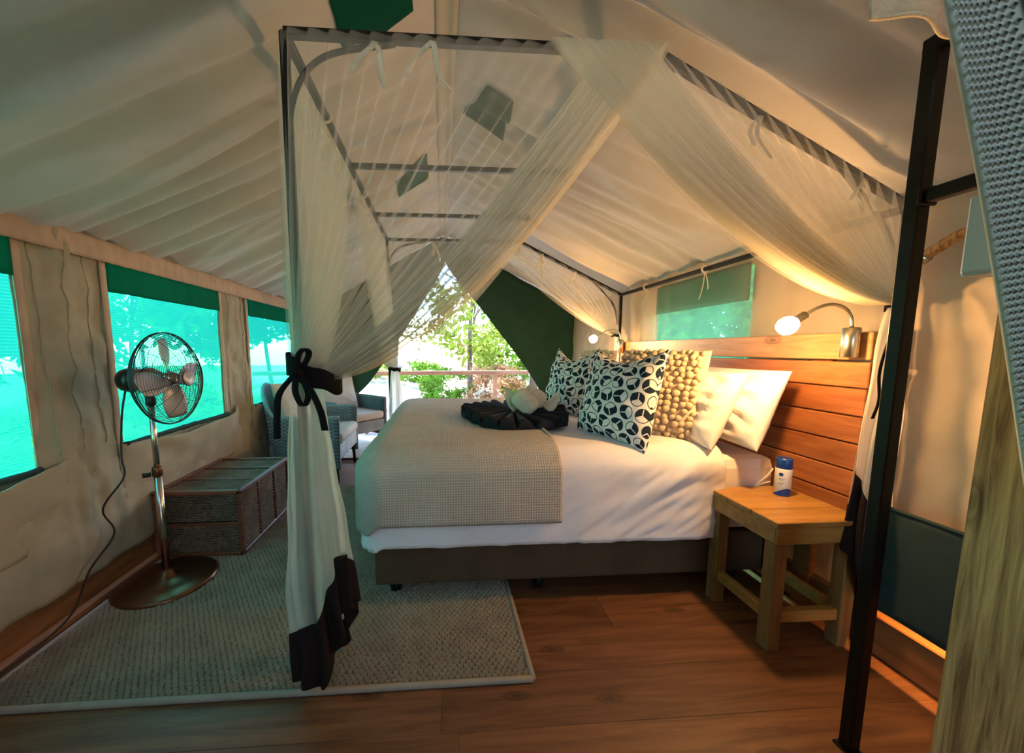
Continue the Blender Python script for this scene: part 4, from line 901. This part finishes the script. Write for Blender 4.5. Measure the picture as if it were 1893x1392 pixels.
# ------------------------------------------------------------------ wicker armchairs
def armchair(loc, rot, label):
    e = empty('wicker_armchair', (loc[0], loc[1], 0), label, 'armchair', 'grey wicker armchairs')
    Mx = Matrix.Translation((loc[0], loc[1], 0)) @ Matrix.Rotation(rot, 4, 'Z')      # local: faces +x, back at -x
    def T(p): return Mx @ Vector(p)
    W, D = .32, .285
    path = bez([(D, -W, 0), (0, -W - .015, 0), (-D + .06, -W, 0), (-D - .02, -W * .5, 0), (-D - .03, 0, 0), (-D - .02, W * .5, 0), (-D + .06, W, 0), (0, W + .015, 0), (D, W, 0)], 72)
    n = len(path)
    def shell(i, v, off=0.):
        p = path[i]; b = max(0, 1 - abs(i / (n - 1) - .5) / .28); b = b * b * (3 - 2 * b)
        top = .56 + .25 * b; z = .13 + (top - .13) * v
        lean = -.11 * b * max(0, v - .3) ** 1.2 * 1.6
        q = path[min(i + 1, n - 1)] - path[max(i - 1, 0)]; nn = Vector((q.y, -q.x, 0)).normalized()
        return T((p.x + lean + nn.x * off, p.y + nn.y * off, z))
    V = [shell(i, v) for i in range(n) for v in lin(0, 1, 14)]
    mesh('shell', V, grid_faces(n, 14), M_WICKERGB, e, True, .034)
    SV = []; SF = []; c8 = [(-1, 0, 0), (-.45, -1, 0), (.45, -1, 0), (1, 0, 0), (.45, 1, 0), (-.45, 1, 0), (0, 0, 1)]
    for s in (1, -1):
        for j in range(30):
            for i in range(1, n - 2):
                i0 = i; v0 = (j + .5) / 30
                if (i + j) % 2: continue
                b0 = len(SV)
                for a, bb, c in c8:
                    p0 = shell(i0, min(1, max(0, v0 + bb * .014)), s * (.0175 + c * .005)); p1 = shell(min(n - 1, i0 + 1), min(1, max(0, v0 + bb * .014)), s * (.0175 + c * .005)); SV.append(p0 + (p1 - p0) * a)
                SF += [(b0 + k, b0 + (k + 1) % 6, b0 + 6) for k in range(6)]
    stuff(mesh('weave', SV, SF, M_WICKERG, e, False))
    MB().tube([shell(i, 1) for i in range(n)], .019, 8).build('top_roll', M_WICKERG, e)
    ap = MB().box((-D, -W, .20), (D - .005, W, .33), .01, Mx); ap.build('seat_box', M_WICKERG, e)
    MB().box((-D + .07, -W + .03, .335), (D + .015, W - .03, .425), .035, Mx).build('seat_cushion', M_CUSHION, e)
    c, a, b, nn = cushion('back_cushion', T((-D + .085, 0, .63)), Mx.to_3x3() @ Vector((0, 1, 0)), Mx.to_3x3() @ Vector((-.30, 0, 1)), .54, .44, .15, M_CUSHION, parent=e)
    for sx in (-1, 1):
        for sy in (-1, 1): MB().tube([T((sx * (D - .04), sy * (W - .02), .20)), T((sx * (D - .03), sy * (W - .015), 0))], [.018, .014], 8).build('leg', M_BLACK, e)
armchair((-1.13, 3.40), .0, 'grey wicker armchair with beige cushion behind the brown wicker chest')
armchair((-1.08, 4.27), -.70, 'grey wicker armchair nearest the open tent flap')

# folding stool and chair on the deck, low box under the far armchair
st = empty('folding_stool', (-.93, 5.3, -.05), 'small reddish folding wooden stool on the deck', 'stool')
MB().box((-1.09, 5.15, .235), (-.79, 5.43, .265), .006).build('seat', M_STOOL, st)
for yy in (5.18, 5.40):
    MB().bar((-1.06, yy, -.05), (-.80, yy, .24), .028, .035, .003).build('leg', M_STOOL, st); MB().bar((-.80, yy + .02, -.05), (-1.06, yy + .02, .24), .028, .035, .003).build('leg', M_STOOL, st)
dc = empty('deck_chair', (1.36, 5.2, -.05), 'pinkish grey wooden deck chair by the green flap', 'chair')
for k in range(3): MB().box((1.24 + k * .10, 5.10, .42), (1.33 + k * .10, 5.125, .80), .005).build('back_slat', M_PINKW, dc)
MB().box((1.22, 5.1, .30), (1.56, 5.5, .335), .006).build('seat', M_PINKW, dc)
for x in (1.235, 1.545):
    for yy in (5.13, 5.47): MB().box((x - .02, yy - .02, -.05), (x + .02, yy + .02, .30 if yy > 5.3 else .80), .004).build('leg', M_PINKW, dc)
mt = empty('floor_mat', (-.80, 4.2, 0), 'brown woven doormat on the floor inside the tent opening', 'mat')
MB().box((-1.05, 3.80, .001), (-.35, 4.62, .016), .005).build('pile', M_WICKER, mt); MB().box((-1.07, 3.78, .001), (-.33, 4.64, .010), .004).build('border', M_BLACK, mt)

# ------------------------------------------------------------------ foreground right: steel frame, timber post, box, towel, bag
sf = empty('steel_upright', (1.135, .86, 0), 'thick black square steel upright with side arm in the right foreground', 'post')
MB().box((1.120, .845, 0), (1.152, .877, 1.83), .003).build('upright', M_BLACK, sf)
MB().bar((1.135, .835, 1.475), (1.135, .25, 1.475), .030, .030, .003).build('arm', M_BLACK, sf)
MB().bar((1.135, .877, 1.815), (1.135, .25, 1.815), .032, .032, .003).build('top_arm', M_BLACK, sf)
MB().box((1.112, .838, 1.455), (1.160, .846, 1.50), .003).build('weld_plate', M_BLACK, sf)
MB().box((1.112, .837, 0), (1.16, .885, .006), .002).build('foot_plate', M_BLACK, sf)
tp = tag(MB().box((.968, .48, 0), (1.11, .60, 1.86), .007).build('timber_post', M_TIMBER), 'weathered square timber post standing in the right foreground', 'post')
for x in (1.00, 1.03, 1.06): MB().tube([(x + .004 * nz(z * 4, x), .6005, z) for z in lin(.05, 1.8, 40)], .0012, 4).build('crack', M_SKIRT, tp)
bb = empty('switch_box', (.92, .585, 1.30), 'pale blue plastic electrical box fixed to the timber post', 'box')
MB().box((.885, .50, 1.243), (.967, .60, 1.375), .006).build('body', M_BLUEBOX, bb); MB().box((.879, .505, 1.247), (.8855, .595, 1.371), .003).build('cover', M_BLUEBOX, bb)
tr = empty('towel_rail', (.75, .46, 1.73), 'thin black towel rail fixed to the timber post', 'towel rail')
MB().tube([(.46, .43, 1.722), (1.02, .36, 1.722)], .008, 8).build('bar', M_BLACK, tr); MB().tube([(1.0, .363, 1.722), (1.0, .482, 1.722)], .008, 8).build('bracket', M_BLACK, tr)
tl = empty('hanging_towel', (.78, .45, 1.0), 'grey-green waffle towel with navy stripe hanging in right foreground', 'towel')
def tw_fn(u, v):
    z = 1.72 - .80 * v; xl = .52 + .31 * v + .02 * math.sin(v * 3.0)
    x = xl + .30 * u * (1 - .35 * v); yy = .45 + .035 * math.sin(u * 9 + v * 2) * (.3 + u) - .10 * u
    return (x, yy, z + .08 * u * v)
surf('cloth', lambda u, v: tw_fn(u, v), lin(0, 1, 50), lin(0, 1, 60), M_WAFTOWEL, tl, .007, None, True)
MB().tube([Vector(tw_fn(.235, v)) + Vector((-.002, -.0065, 0)) for v in lin(0, 1, 50)], .0045, 6).build('stripe', plain('navy_stripe', (.012, .016, .045), .9), tl)
wv = MB()
for i in range(40):                                    # raised waffle ribs of the towel
    for j in range(92):
        u, v = (i + .5 * (j % 2)) / 40, (j + .5) / 92
        if abs(u - .235) < .02: continue
        p = Vector(tw_fn(u, v)); du = Vector(tw_fn(u + .012, v)) - p; dv = Vector(tw_fn(u, v + .0052)) - p; n_ = du.cross(dv).normalized() * -1
        if n_.y > 0: n_ = -n_
        a = p + n_ * .0035; wv.add([a - du, a - dv, a + du, a + dv, a - du * .55 + n_ * .0035, a - dv * .55 + n_ * .0035, a + du * .55 + n_ * .0035, a + dv * .55 + n_ * .0035], [(0, 1, 5, 4), (1, 2, 6, 5), (2, 3, 7, 6), (3, 0, 4, 7)])
stuff(wv.build('waffle_ribs', M_WAFTOWEL, tl))
bag = empty('hanging_cloth', (1.02, .80, 1.8), 'cream cloth bundle hanging at the top of the steel upright', 'cloth')
def bag_fn(u, v):
    x = .885 + .245 * u; z = 1.775 + .020 * (1 - u) * 1.2 + .012 * math.sin(u * 7) - .02 * math.sin(PI * u) + v * .16
    return (x + .03 * v * (u - .5), .79 - .03 * math.sin(PI * u) - .03 * v + .022 * math.sin(u * 14 + v * 3) * (.3 + v), z)
surf('bundle', bag_fn, lin(0, 1, 40), lin(0, 1, 14), M_CREAM, bag, .006)
MB().tube([Vector(bag_fn(u, 0)) for u in lin(0, 1, 30)], .005, 6).build('hem', M_CREAM, bag)
